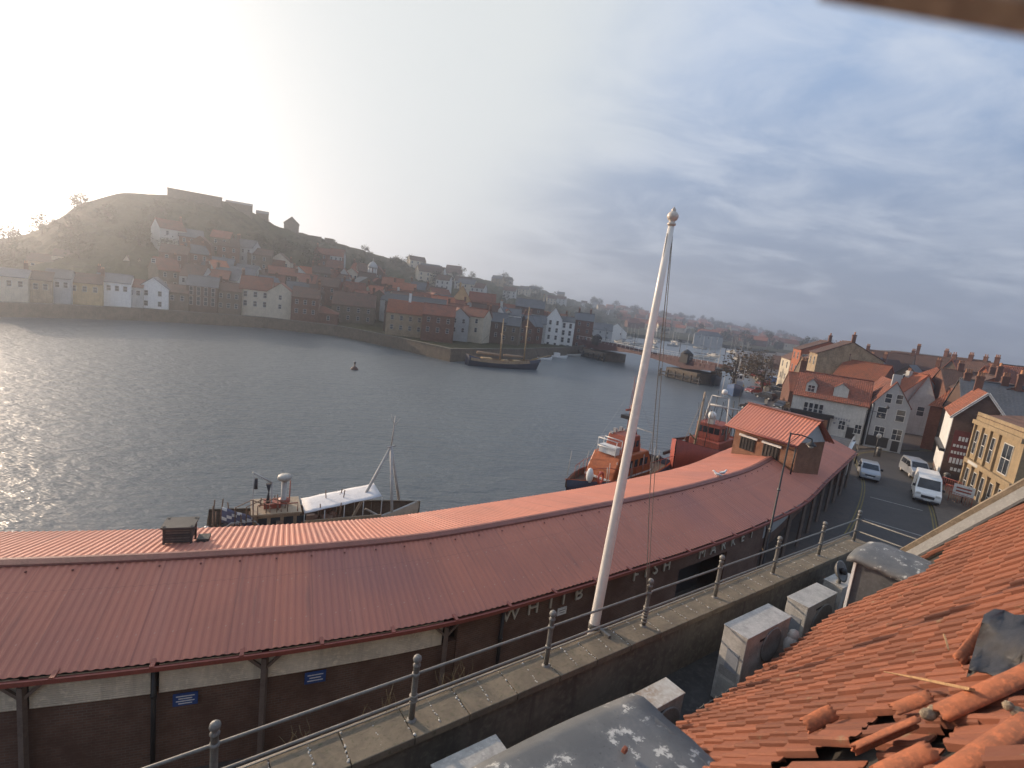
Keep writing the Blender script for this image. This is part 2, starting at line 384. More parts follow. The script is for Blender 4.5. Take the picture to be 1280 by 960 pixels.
# road sheet and markings
ROAD=catmull([(2,9,0),(10,16,0),(18,24,0),(27,34,0),(36,46,0),(43,58,0),(47.5,62,0),(56,66,0),(68,72,0),(86,82,0)],8)
def ribbon(path,off,wd,z,mb,mi=0):
    rows=[]
    for i,p in enumerate(path):
        d=(path[min(i+1,len(path)-1)]-path[max(i-1,0)]); d.z=0; d.normalize(); n=Vector((-d.y,d.x,0))
        rows.append([p+n*(off+wd/2)+Vector((0,0,z)),p+n*(off-wd/2)+Vector((0,0,z))])
    return mb.grid(rows,mi,False)
asph=plain('road_asphalt',(.048,.043,.040),.7,.35,.5,c2=(.030,.028,.027),bmp=.3)
yel=plain('yellow_road_paint',(.22,.17,.05),.8,.5,5,bmp=0)
whp=plain('worn_road_paint',(.32,.31,.29),.8,.5,5,bmp=0)
tag(ribbon([p.copy() for p in ROAD],-.3,5.4,2.504,MB()).build('road',asph),'asphalt road past the market','road',kind='structure')
mk=MB()
for o_ in (2.15,-2.75):
    ribbon(ROAD,o_,.09,2.508,mk); ribbon(ROAD,o_-.2,.09,2.508,mk)
tag(mk.build('road_marking',yel),'double yellow lines along the road','road marking',kind='structure')
mk=MB()
for k in (26,30): 
    p=ROAD[k]; q=ROAD[k+1]; d=(q-p).normalized(); n=Vector((-d.y,d.x,0)); a=p+n*1.5; b=p-n*2.2
    mk.add([a+d*.1+Vector((0,0,2.512)),a-d*.1+Vector((0,0,2.512)),b-d*.1+Vector((0,0,2.512)),b+d*.1+Vector((0,0,2.512))],[(0,1,2,3)])
tag(mk.build('road_marking',whp),'worn white cross lines on the road','road marking',kind='structure')
pav=plain('paving_flags',(.13,.105,.085),.85,.35,1.5,bmp=.2)
kb=MB()
PV=catmull([(41.0,58.5,0),(43.2,62.5,0),(46.5,65.2,0),(51.5,66.6,0),(56,68.4,0)],8)
rows=[]
for i,p in enumerate(PV):
    d=(PV[min(i+1,len(PV)-1)]-PV[max(i-1,0)]); d.normalize(); n=Vector((-d.y,d.x,0)); q=p+n*4.0
    rows.append([(p.x,p.y,2.5),(p.x,p.y,2.62),(q.x,q.y,2.62)])
kb.grid(rows,0,False)
tag(kb.build('pavement',pav),'raised pavement in front of the gabled pub','pavement',kind='structure')
rows=[]
for i,p in enumerate(ROAD[8:44]):
    j=i+8; d=(ROAD[j+1]-ROAD[j-1]); d.normalize(); n=Vector((d.y,-d.x,0)); a=p+n*3.05; q=a+n*(3.4 if a.y<44 else 1.2)
    rows.append([(a.x,a.y,2.5),(a.x,a.y,2.62),(q.x,q.y,2.62)])
tag(MB().grid(rows,0,False).build('pavement',pav),'raised pavement along the shop fronts','pavement',kind='structure')
# far quay wall
qw=MB(); pts=[p.copy() for p in SHW]
rows=[]
for p in pts:
    d=Vector((p.x,p.y,0)).normalized(); a=p-d*.3; b=p+d*1.2
    rows.append([(a.x,a.y,-1),(a.x,a.y,3.05),(b.x,b.y,3.05),(b.x,b.y,2)])
qw.grid(rows,0,False)
o=thing('harbour_wall','dark stone quay wall along the far bank of the harbour','wall'); qw.build('wall_face',DSTONE,o)
cp=MB()
rows=[]
for p in pts:
    d=Vector((p.x,p.y,0)).normalized(); a=p-d*.45; b=p+d*.5; rows.append([(a.x,a.y,2.95),(a.x,a.y,3.2),(b.x,b.y,3.2),(b.x,b.y,2.95)])
cp.grid(rows,0,False); cp.build('coping',CONC,o)
rows=[]
for i,q in enumerate(QE):
    a=Vector((q[0],q[1],0)); d=Vector((QE[min(i+1,len(QE)-1)][0]-QE[max(i-1,0)][0],QE[min(i+1,len(QE)-1)][1]-QE[max(i-1,0)][1],0)).normalized(); n=Vector((-d.y,d.x,0))
    e1=a+n*.25; e2=a-n*.35; rows.append([(e1.x,e1.y,-1),(e1.x,e1.y,2.66),(e2.x,e2.y,2.66),(e2.x,e2.y,2.3)])
o=thing('harbour_wall','stone quay wall with pale coping along the near bank','wall'); MB().grid(rows,0,False).build('coping',CONC,o)
# ------------------------------------------------------------------ fish market
EAV=[(-23,6.9),(-18,7.9),(-14,9.0),(-10.6,10.1),(-7.7,11.16),(-4.33,12.58),(-.84,14.37),(2.55,16.69),(5.95,19.2),(9.0,21.5),(13.1,24.9),(17.95,29.47),(22.72,35.14),(27.2,40.4),(31.9,46.0)]
_c=catmull([(x,y,0) for x,y in EAV],40)
ACC=[0]
for i in range(1,len(_c)): ACC.append(ACC[-1]+(_c[i]-_c[i-1]).length)
MLEN=ACC[-1]
def mk_pt(s):
    s=max(0,min(MLEN-1e-6,s)); lo,hi=0,len(ACC)-1
    while hi-lo>1:
        m_=(lo+hi)//2
        if ACC[m_]<=s: lo=m_
        else: hi=m_
    t=(s-ACC[lo])/(ACC[lo+1]-ACC[lo]); p=_c[lo].lerp(_c[lo+1],t)
    a=max(0,lo-14); b=min(len(_c)-1,lo+15); d=(_c[b]-_c[a]).normalized(); return p,d,Vector((-d.y,d.x,0))
def mk(s,off,z):
    p,d,n=mk_pt(s); q=p+n*off; return Vector((q.x,q.y,z))
ZE,ZR,HW,FW=6.0,7.05,3.1,4.0
def s_at(px,off,z):
    lo,hi=0,MLEN
    for _ in range(50):
        m_=(lo+hi)/2
        if proj(mk(m_,off,z))[0]<px: lo=m_
        else: hi=m_
    return (lo+hi)/2
mroot=thing('fish_market_building','long curving brick market hall with red corrugated roof and pale raised lettering','building')
roofm,nt_,bs=_base('red_corrugated_sheet'); v=coords(nt_)
uvn=nt_.nodes.new('ShaderNodeUVMap'); uvn.uv_map='sheet'
def uvn_(sx,sy,scale,det=4):
    mp_=nt_.nodes.new('ShaderNodeMapping'); mp_.inputs['Scale'].default_value=(sx,sy,1); nt_.links.new(uvn.outputs[0],mp_.inputs[0]); return noise(nt_,mp_.outputs[0],scale,det,.65)
stk=uvn_(1.0,.09,3.2,5); stk2=uvn_(1.0,.12,.55,3)
su=nt_.nodes.new('ShaderNodeSeparateXYZ'); nt_.links.new(uvn.outputs[0],su.inputs[0])
def m1(op,a,b=None):
    q_=nt_.nodes.new('ShaderNodeMath'); q_.operation=op
    for i_,v_ in enumerate((a,b)):
        if v_ is None: continue
        if hasattr(v_,'links'): nt_.links.new(v_,q_.inputs[i_])
        else: q_.inputs[i_].default_value=v_
    return q_.outputs[0]
wn=nt_.nodes.new('ShaderNodeTexWhiteNoise'); wn.noise_dimensions='1D'; nt_.links.new(m1('FLOOR',m1('DIVIDE',su.outputs[0],1.02)),wn.inputs['W'])
seam=m1('LESS_THAN',m1('FRACT',m1('DIVIDE',su.outputs[0],1.02)),.035)
lap=m1('LESS_THAN',m1('ABSOLUTE',m1('SUBTRACT',su.outputs[1],2.1)),.012)
fix=m1('MULTIPLY',m1('LESS_THAN',m1('ABSOLUTE',m1('SUBTRACT',m1('FRACT',m1('DIVIDE',su.outputs[1],1.3)),.5)),.014),m1('LESS_THAN',m1('FRACT',m1('DIVIDE',su.outputs[0],.4)),.09))
n1=noise(nt_,v,.35,5,.6); n2=noise(nt_,v,9,4,.7); n3=noise(nt_,v,.12,3,.5)
b_=mix(nt_,ramp(nt_,n1,.35,.7),(.49,.18,.118),(.41,.155,.105)); b_=mix(nt_,ramp(nt_,n2,.62,.8),b_,(.50,.24,.18)); b_=mix(nt_,ramp(nt_,n3,.55,.75),b_,(.34,.14,.115))
b_=mix(nt_,m1('MULTIPLY',wn.outputs[0],.30),b_,(.34,.135,.11)); b_=mix(nt_,m1('MULTIPLY',ramp(nt_,stk,.55,.78),.65),b_,(.21,.10,.085)); b_=mix(nt_,m1('MULTIPLY',ramp(nt_,stk2,.56,.72),.35),b_,(.45,.20,.15)); b_=mix(nt_,m1('MULTIPLY',m1('MAXIMUM',seam,lap),.22),b_,(.12,.05,.045)); b_=mix(nt_,m1('MULTIPLY',fix,.5),b_,(.5,.36,.30))
nt_.links.new(b_,bs.inputs['Base Color']); bs.inputs['Roughness'].default_value=.6; bump(nt_,bs,n2,.06)
STEP=.05
def rib(k): return (0,.024,.024,0)[k%4]
def slope(s0,s1,offs,zs,lift=0):
    mb=MB(); n=int((s1-s0)/STEP); rows=[]
    for i in range(n+1):
        s=s0+i*STEP; h=rib(i)+lift
        rows.append([mk(s,o_,z+h) for o_,z in zip(offs,zs)])
    mb.grid(rows,0,False); mb.uv=[(s0+i*STEP,o_) for i in range(n+1) for o_ in offs]; return mb
near=[-.14,.8,1.6,2.4,HW]; nz_=[ZE+(ZR-ZE)*(o_/HW) for o_ in near]
slope(0,MLEN,near,nz_).build('roof_slope',roofm,mroot)
far=[HW,4.1,5.1,6.1,7.1]; fz=[ZR-(ZR-ZE)*((o_-HW)/FW) for o_ in far]
slope(0,MLEN,far,fz).build('roof_slope',roofm,mroot)
# ridge capping, gutter, fascia
capm=plain('ridge_capping',(.20,.075,.062),.6,.3,3)
mb=MB(); rows=[]
for i in range(int(MLEN/.4)+1):
    s=i*.4; rows.append([mk(s,HW-.21,ZR-.03),mk(s,HW-.20,ZR+.02),mk(s,HW,ZR+.075),mk(s,HW+.20,ZR+.02),mk(s,HW+.21,ZR-.03)])
mb.grid(rows,0,False)
for i in range(int(MLEN/1.05)):
    q=mk(.5+i*1.05,HW-.42,ZR-.08); mb.ball((q.x,q.y,q.z),.035,6)
mb.build('ridge_capping',capm,mroot)
gut=plain('red_gutter',(.27,.075,.055),.5,.25,4)
rows=[]
for i in range(int(MLEN/.4)+1):
    s=i*.4; rows.append([mk(s,-.11,ZE-.13),mk(s,-.19,ZE-.16),mk(s,-.25,ZE-.11),mk(s,-.29,ZE-.03),mk(s,-.32,ZE-.04),mk(s,-.30,ZE-.17),mk(s,-.21,ZE-.23),mk(s,-.09,ZE-.21)])
MB().grid(rows,0,False,True).build('gutter',gut,mroot)
mb=MB()
for i in range(int(MLEN/1.9)):
    s=.6+i*1.9; a=mk(s,-.31,ZE-.03); b=mk(s,-.02,ZE-.02); MB().bar(a,b,.10,.05).build('gutter_bracket',gut,mroot)
# walls
WO=.14   # wall plane behind the eave
def wallstrip(mb,s0,s1,off,z0,z1,thick=.2,mi=0,st=.5):
    n=max(1,int((s1-s0)/st)); rows=[]
    for i in range(n+1):
        s=s0+(s1-s0)*i/n; rows.append([mk(s,off,z0),mk(s,off,z1),mk(s,off+thick,z1),mk(s,off+thick,z0)])
    mb.grid(rows,mi,False,True)
    for s in (s0,s1): mb.add([mk(s,off,z0),mk(s,off,z1),mk(s,off+thick,z1),mk(s,off+thick,z0)],[(0,1,2,3)],mi)
    return mb
sA=s_at(572,WO,5.2); sB=s_at(955,WO,5.2)
mb=MB(); wallstrip(mb,0,sA,WO+.06,2.45,4.90); wallstrip(mb,sA,s_at(845,WO,4),WO,2.45,5.78); wallstrip(mb,s_at(905,WO,4),sB,WO,2.45,5.78); wallstrip(mb,s_at(845,WO,4),s_at(905,WO,4),WO,4.9,5.78)
wallstrip(mb,sB,MLEN,WO+1.2,2.45,5.78)
for s in (0.2,MLEN-.2): mb.add([mk(s,.4,2.4),mk(s,6.6,2.4),mk(s,6.6,5.9),mk(s,HW,6.95),mk(s,.4,5.8)],[(0,1,2,3,4)])
wallstrip(mb,0,MLEN,6.6,2.45,5.8)
mb.build('brick_wall',DBRICK,mroot)
dk=MB(); wallstrip(dk,s_at(845,WO,4),s_at(905,WO,4),WO+1.2,2.45,4.9); dk.build('loading_bay',DARK,mroot)
panm=plain('cream_corrugated_panel',(.62,.55,.44),.7,.3,1.4,streak=.3)
def panel(s0,s1,z0=4.92,z1=5.74):
    mb=MB(); n=max(2,int((z1-z0)/.028)); rows=[]
    m_=max(2,int((s1-s0)/.7))
    for i in range(m_+1):
        s=s0+(s1-s0)*i/m_; rows.append([mk(s,WO-.02-(.012 if k%2 else 0),z0+(z1-z0)*k/n) for k in range(n+1)])
    mb.grid(rows,0,False); return mb.build('panel',panm,mroot)
sp=[s_at(x,WO,5.3) for x in (-240,-110,31,194,331,556)]
for a,b in zip(sp,sp[1:]): panel(a+.09,b-.09)
postm=plain('post_paint',(.16,.12,.10),.6,.3,4)
for i,s in enumerate(sp):
    mb=MB(); a=mk(s,WO-.12,2.5); b=mk(s,WO-.12,5.6)
    if i in (3,):
        mb.tube([a,mk(s,WO-.12,5.66)],.055,8); mb.tube([mk(s,WO-.12,4.9),mk(s,WO-.12,5.0)],.075,8); mb.build('downpipe',DARK,mroot); continue
    mb.bar(a,b,.13,.13)
    p,d,n=mk_pt(s)
    for sg in (-1,1): mb.bar(b+d*sg*.02-Vector((0,0,.32)),b+d*sg*.42+Vector((0,0,.08)),.07,.07)
    mb.build('bracketed_post',postm,mroot)
s=s_at(625,WO,5); mb=MB(); mb.tube([mk(s,WO-.1,2.5),mk(s,WO-.1,5.7)],.06,8)
for z in (3.4,4.6): mb.tube([mk(s,WO-.1,z),mk(s,WO-.1,z+.08)],.08,8)
mb.build('downpipe',DARK,mroot)
# open front columns at the far end
for k in range(9):
    s=sB+.3+k*(MLEN-sB-.6)/8; mb=MB(); mb.bar(mk(s,WO-.1,2.5),mk(s,WO-.1,5.68),.16,.16)
    p,d,n=mk_pt(s)
    for sg in (-1,1): mb.bar(mk(s,WO-.1,5.15)+d*sg*.03,mk(s,WO-.1,5.62)+d*sg*.45,.07,.07)
    mb.build('bracketed_post',postm,mroot)
mb=MB(); wallstrip(mb,sB+.6,MLEN-.5,WO+1.1,3.4,4.7,.08); mb.build('grey_shutter',GREYW,mroot)
# lettering
letm=plain('letter_enamel',(.55,.52,.45),.5,.2,6,bmp=0)
def word(letters):
    for ch,px,off in letters:
        s=s_at(px,WO-.03,5.36); p,d,n=mk_pt(s); q=mk(s,WO-.05,5.36)
        me=textmesh(ch,.70,.03,letm)
        X=d; Z=-n; Y=Vector((0,0,1)); T=Matrix((X,Y,Z)).transposed().to_4x4(); T.translation=q
        me.transform(T); put(me,'letter',mroot)
word([('W',638,0),('H',666,0),('I',688,0),('T',704,0),('B',723,0),('Y',745,0)])
word([('F',794,0),('I',807,0),('S',819,0),('H',833,0)])
word([('M',877,0),('A',891,0),('R',904,0),('K',916,0),('E',928,0),('T',939,0)])
# notices on the wall
blue=plain('blue_enamel',(.03,.07,.22),.4,.2,5,bmp=0)
def notice(px,py,label,m_,wd,ht,lines,lm):
    best=None
    for i in range(60):
        z=3.0+i*.04; s=s_at(px,WO,z); y=proj(mk(s,WO,z))[1]
        if best is None or abs(y-py)<best[0]: best=(abs(y-py),s,z)
    _,s,z=best; p,d,n=mk_pt(s); q=mk(s,WO-.0,z)
    rz=math.atan2(d.y,d.x); t=thing('notice_sign',label,'sign',(q.x,q.y,q.z),rz)
    MB().b6(-wd/2,wd/2,-.03,0,-ht/2,ht/2).build('board',m_,t)
    mb=MB()
    for k in range(lines):
        z_=ht/2-ht*(k+1)/(lines+1); w_=wd*(.74 if k%2==0 else .55); mb.b6(-w_/2,w_/2,-.036,-.031,z_-ht*.035,z_+ht*.035)
    mb.build('writing',lm,t)
notice(232,873,'small blue notice on the dark wall left of a bracketed post',blue,.55,.34,4,WHITE)
notice(394,846,'small blue notice on the dark wall right of the bracketed post under pale panels',blue,.55,.34,3,WHITE)
notice(702,764,'small white notice on the brick wall under the raised letters',WHITE,.42,.28,2,DARK)
# upper block on the roof
A=P(914,529,8.6); Bq=P(999,555,8.6); A.z=Bq.z=0
d=(Bq-A); W=d.length; rz=math.atan2(d.y,d.x)
t=thing('upper_storey_block','small brick loft with two windows and red ribbed gable roof above the market hall','building',(A.x,A.y,0),rz)
DP=3.7; RZ=10.15
MB().prof([(.25,6.0),(W-.2,6.0),(W-.2,8.6),(.25,8.6)],.3,DP-.3).build('brick_wall',brick('loft_brick',(.24,.10,.05),(.18,.075,.04),(.2,.15,.11)),t)
for x in (.25,W-.4): MB().add([(x,.3,8.6),(x+.2,.3,8.6),(x+.2,DP-.3,8.6),(x,DP-.3,8.6),(x,DP/2,RZ-.1),(x+.2,DP/2,RZ-.1)],[(0,4,3),(1,2,5),(0,1,5,4),(2,3,4,5),(0,3,2,1)]).build('gable',GREYW,t)
def ribroof(y0,z0,y1,z1,x0,x1,T=None):
    mb=MB(); n=int((x1-x0)/.06); rows=[]
    for i in range(n+1):
        x=x0+i*.06; h=rib(i)*1.4; rows.append([(x,y0,z0+h),(x,y1,z1+h)])
    mb.grid(rows,0,False); mb.uv=[(x0+i*.06,o_) for i in range(n+1) for o_ in (0,3)]; return mb
ribroof(-.35,8.5,DP/2,RZ,-.15,W+.15).build('roof_slope',roofm,t); ribroof(DP+.35,8.5,DP/2,RZ,-.15,W+.15).build('roof_slope',roofm,t)
MB().b6(-.18,W+.18,DP/2-.16,DP/2+.16,RZ+.02,RZ+.1).build('ridge_capping',capm,t)
mb=MB(); mb.tube([(-.15,-.42,8.44),(W+.15,-.42,8.44)],.075,8); mb.build('gutter',gut,t)
mb=MB(); mb.tube([(W+.02,-.3,6.4),(W+.02,-.3,8.4)],.05,8); mb.build('downpipe',DARK,t)
for i,xc in enumerate((W*.27,W*.62)):
    wb=MB(); wb.b6(xc-.6,xc+.6,.24,.30,6.95,7.85)
    wo=wb.build('window',glass('barred_glass',(.03,.025,.02),.3),t)
    MB().b6(xc-.75,xc+.75,.2,.32,7.87,8.03).build('lintel',WHITE,wo)
    bb=MB()
    for k in range(5): bb.b6(xc-.5+k*.25-.015,xc-.5+k*.25+.015,.2,.235,6.95,7.85)
    bb.build('window_bar',DARK,wo)
# ventilator box on the lit slope
s=s_at(223,4.7,6.7); p,d_,n=mk_pt(s); q=mk(s,4.9,6.58)
t=thing('roof_ventilator','dark louvred ventilator box standing on the sunlit side of the market roof','ventilator',q,math.atan2(d_.y,d_.x))
vm=plain('ventilator_metal',(.06,.06,.058),.6,.3,6)
mb=MB(); mb.b6(-.36,.36,-.3,.3,.12,.62); mb.build('housing',vm,t)
mb=MB(); mb.b6(-.46,.46,-.4,.4,.62,.68); mb.b6(-.40,.40,-.34,.34,.36,.40); mb.build('lid',vm,t)
mb=MB()
for x in (-.38,.38):
    for y in (-.3,.3): mb.b6(x-.03,x+.03,y-.03,y+.03,-.25,.7)
mb.build('frame',vm,t)
MB().b6(.5,.85,-.2,.2,.05,.16).build('flashing_plate',vm,t)
mb=MB()
for k in range(5): mb.b6(-.33,.33,-.315,-.302,.18+k*.085,.22+k*.085)
mb.build('louvre',IRON,t)
# seagulls resting on the sunlit slope
gull=plain('gull_white',(.75,.75,.73),.7,.1,8,bmp=0); gullg=plain('gull_grey',(.33,.34,.36),.7,.1,8,bmp=0)
def seagull(px,py,label,a):
    s=s_at(px,6.3,6.4); best=None
    for i in range(40):
        o_=HW+.2+i*.1; z=ZR-(ZR-ZE)*((o_-HW)/FW)+.03; s=s_at(px,o_,z); y=proj(mk(s,o_,z))[1]
        if best is None or abs(y-py)<best[0]: best=(abs(y-py),s,o_,z)
    _,s,o_,z=best
    o=MB().tube([(-.26,0,.16),(-.18,0,.17),(-.05,0,.18),(.08,0,.2),(.15,0,.25),(.18,0,.31),(.22,0,.33),(.26,0,.32),(.31,0,.305)],[.015,.05,.085,.085,.06,.045,.05,.04,.008],10).tube([(.02,.035,.12),(.03,.035,0)],.01,5).tube([(.02,-.035,.12),(.03,-.035,0)],.01,5).build('seagull',gull,None,loc=mk(s,o_,z),rz=a)
    tag(o,label,'bird',None)
    for sg in (-1,1): MB().tube([(.08,sg*.07,.22),(-.05,sg*.085,.21),(-.2,sg*.05,.19),(-.32,sg*.02,.18)],[.02,.045,.035,.008],8).build('wing',gullg,o)
seagull(896,598,'white gull on the sunlit market roof, left of a close pair',2.5)
seagull(903,595,'white gull on the sunlit market roof, right of a close pair',.4)
# lamp post in front of the market
def lamppost(label,base,top,arm,dirv,zb=2.5):
    t=thing('street_lamp',label,'street lamp',base)
    h=top-zb
    mb=MB(); mb.tube([(0,0,0),(0,0,1.2),(0,0,1.25),(0,0,h)],[.09,.085,.055,.038],10); mb.build('pole',DARK,t)
    d=Vector(dirv).normalized(); a=Vector((0,0,h-.05)); b=a+d*arm+Vector((0,0,-.12))
    mb=MB(); mb.tube([a,a+d*arm*.5+Vector((0,0,.0)),b],.03,8); mb.tube([a-Vector((0,0,.5)),a+d*arm*.45],.015,6); mb.build('arm',DARK,t)
    mb=MB(); mb.lathe([(.03,0),(.05,-.12),(.22,-.26),(.24,-.30)],tuple(b),12); mb.build('lamp_shade',DARK,t)
    mb=MB(); mb.ball((b.x,b.y,b.z-.31),.14,10); mb.build('lamp_globe',plain('lamp_glass',(.45,.45,.42),.2,.1,3,bmp=0),t)
    mb=MB()
    for z in (h*.42,h*.66): mb.lathe([(.07,0),(.09,.03),(.07,.1)],(0,0,z),10)
    mb.build('collar',IRON,t)
RL=27.5; b=D(957,690,RL); b.z=2.5; tp=D(990,541,RL)
lamppost('tall dark swan-necked street lamp rising in front of the market lettering',b,tp.z,1.0,(.8,-.6+.5,0))
b=P(1073,560,2.5); b=Vector((b.x*.86,b.y*.86,2.5)); lamppost('dark street lamp with a long arm in front of the grey gabled pub',b,D(1083,512,math.hypot(b.x,b.y)).z,1.4,(1,-.3,0))
# ------------------------------------------------------------------ terrace, railing, near roof
EV=Vector((.807,.59,0)).normalized(); NV=Vector((-EV.y,EV.x,0)); EANG=math.atan2(EV.y,EV.x)
def G(s,n,z): q=EV*s+NV*n; return Vector((q.x,q.y,z))
TT=Matrix.Rotation(EANG,4,'Z')     # local x along the wall, y towards the market
ZC=9.05
SEND=19.75
FLZ=7.75
t=thing('terrace_parapet','weathered concrete parapet wall with rough pale joints across its coping','wall',(0,0,0),EANG)
MB().b6(-8,SEND-.02,5.88,6.34,2.45,ZC-.12).build('wall',CONC,t)
copm,nt_,bs=_base('mossy_coping'); v=coords(nt_)
n1=noise(nt_,v,1.3,6,.7); n2=noise(nt_,v,14,4,.7)
b_=mix(nt_,ramp(nt_,n1,.35,.65),(.14,.115,.085),(.215,.175,.125)); b_=mix(nt_,ramp(nt_,n2,.5,.75),b_,(.10,.10,.06)); nt_.links.new(b_,bs.inputs['Base Color']); bs.inputs['Roughness'].default_value=.95; bump(nt_,bs,n2,.4,.02)
mb=MB(); x=-8.0; k=0
while x<SEND-.05:
    e_=min(x+.94,SEND); mb.b6(x+.006,e_-.006,5.80,6.46,ZC-.125,ZC+((k*7)%3)*.004); x=e_; k+=1
mb.build('coping',copm,t,bevel=.012)
# rough white mortar / droppings lines over the joints
jm=plain('pale_mortar',(.50,.49,.46),.9,.45,14,bmp=.3)
mb=MB(); r2=random.Random(5); x=-8.0
while x<SEND-1:
    for xx in (x,x+.47):
        n_=r2.randint(9,15); off=r2.uniform(-.03,.03); sk=r2.uniform(-.06,.10)
        for j in range(n_):
            y=5.86+.56*(j+r2.random()*.8)/n_
            mb.ball((xx+off+sk*(y-6.1)+r2.uniform(-.018,.018),y,ZC+.006),r2.choice([.006,.009,.012,.017,.023]),6,0,None,(r2.uniform(.6,1.3),r2.uniform(.8,1.7),.2))
    x+=.94
mb.build('joint_mortar',jm,t)
wire=plain('old_wire',(.23,.21,.18),.5,.3,5,bmp=0)
mb=MB()
mb.tube([(-8,6.40,ZC+.03),(SEND,6.40,ZC+.03)],.012,6); mb.tube([(-8,6.47,ZC-.03),(SEND,6.47,ZC-.03)],.02,6)
mb.build('edge_wire',wire,t)
# return wall at the far end
MB().b6(SEND-.45,SEND-.0,4.0,5.87,2.45,ZC-.13).build('wall',CONC,t)
MB().b6(SEND-.5,SEND+.05,4.0,5.79,ZC-.13,ZC-.005).build('coping',copm,t,bevel=.012)
# dry weeds along the outer edge
wd=plain('dry_stem',(.22,.18,.10),.9,.3,9,bmp=0)
def weed(s,label,num):
    mb=MB()
    for j in range(num):
        a=(r2.uniform(-.3,.3),r2.uniform(-.05,.1),0); h=r2.uniform(.14,.36); l=(a[0]+r2.uniform(-.14,.14),a[1]+r2.uniform(-.08,.08),h)
        m_=((a[0]+l[0])/2+r2.uniform(-.03,.03),(a[1]+l[1])/2,h*.55); mb.tube([a,m_,l],[.004,.0035,.002],4)
    o=mb.build('dry_weed',wd,None,loc=G(s,6.49,ZC-.03),rz=EANG); tag(o,label,'plant')
weed(3.0,'dry weed stalks around the foot of the railing post tied with wire',14)
weed(4.35,'longest spread of dry weed stalks, midway between two railing posts',18)
weed(1.9,'thin dry weed stalks left of the wire-tied railing post',9)
# railing
paint=plain('rail_paint',(.20,.195,.18),.55,.35,7,bmp=.1)
t=thing('railing','grey metal railing with ball-topped posts along the parapet','railing',(0,0,0),EANG)
posts=[-1.9,.72,3.36,6.02,8.72,11.35,14.1,16.8,19.35]
def postmesh():
    mb=MB(); mb.lathe([(.075,0),(.075,.02),(.05,.03),(.045,.06)],(0,0,0),12)
    mb.lathe([(.048,.05),(.045,.55),(.046,.93),(.058,.94),(.058,.965),(.03,.985),(.035,1.0)],(0,0,0),10)
    mb.ball((0,0,1.055),.068,12)
    for z in (.40,.80): mb.lathe([(.055,-.03),(.062,0),(.055,.03)],(0,0,z),10)
    return mb.mesh('post',paint)
pmh=postmesh()
for s in posts: put(pmh,'post',t,(s,6.13,ZC-.01))
put(pmh,'post',t,(SEND-.25,4.05,ZC-.01))
for z in (.40,.80):
    MB().tube([(-9,6.13,ZC-.01+z),(SEND-.4,6.13,ZC-.01+z)],.022,8).build('rail',paint,t)
    MB().tube([(SEND-.4,6.13,ZC-.01+z),(SEND-.25,4.05,ZC-.01+z),(SEND-.25,3.2,ZC-.01+z)],.022,8).build('rail',paint,t)
mb=MB()
for z in (.34,.38,.43): mb.lathe([(.056,-.015),(.07,0),(.056,.015)],(3.36,6.13,ZC+z),9)
for z in (.12,.2,.27,.33,.45): mb.lathe([(.056,-.02),(.068,0),(.056,.02)],(8.72,6.13,ZC+z),9)
mb.build('wire_tie',wire,t)
# flagpole
fp=plain('gloss_white_pole',(.74,.70,.64),.35,.12,1.2,bmp=0)
base=P(737,797,8.75); base=G(base.dot(EV),6.62,8.35); topd=D(839,283,math.hypot(base.x,base.y)); HP_=topd.z-base.z
t=thing('flagpole','tall tapered white flagpole clamped to the outside of the parapet','flagpole',base)
lean=Vector((topd.x-base.x,topd.y-base.y,HP_))
mb=MB(); mb.tube([lean*k for k in (0,.08,.3,.6,.85,1)],[.108,.107,.10,.086,.07,.058],20); mb.build('pole',fp,t)
mb=MB(); mb.lathe([(.03,0),(.075,.02),(.08,.05),(.055,.075),(.05,.09),(.085,.12),(.105,.165),(.10,.21),(.07,.25),(.035,.275),(.045,.29),(.02,.33),(.004,.35)],tuple(lean),16); mb.build('finial',plain('finial_pale',(.55,.49,.42),.4,.3,5,metal=.1,bmp=0),t)
mb=MB(); kz=.72/HP_
mb.lathe([(.12,-.06),(.125,-.05),(.125,.05),(.12,.06)],tuple(lean*kz),14); mb.bar(lean*kz-NV*.08,lean*kz-NV*.45,.07,.09); mb.build('clamp',IRON,t)
hal=MB(); a=lean*.985+EV*.07
pe=G(8.72,6.13,ZC+.45)-Vector(base)
pts=[a.lerp(pe,k/14)+Vector((0,0,-.25*math.sin(math.pi*k/14)))-EV*.12*math.sin(math.pi*k/14) for k in range(15)]
hal.tube(pts,.009,5); b2=lean*.985-EV*.07
pts=[b2.lerp(lean*.25+EV*.12,k/10) for k in range(11)]; hal.tube(pts,.007,5)
pts=[(lean*.985+EV*.085).lerp(G(8.68,6.13,ZC+.8)-Vector(base),k/14)-EV*.05*math.sin(math.pi*k/14) for k in range(15)]; hal.tube(pts,.007,5)
hal.build('halyard',plain('halyard_rope',(.20,.18,.15),.9,.2,9,bmp=0),t)
# flat roof between the parapet and the tiled roof, and the house body
felt=plain('flat_roof_felt',(.07,.068,.065),.9,.4,1.2,c2=(.035,.035,.035))
t=thing('terrace_building','flat-roofed extension behind the parapet, dark roof felt','building',(0,0,0),EANG)
MB().b6(-8,SEND-.46,3.3,5.875,2.45,FLZ).build('flat_roof',felt,t)
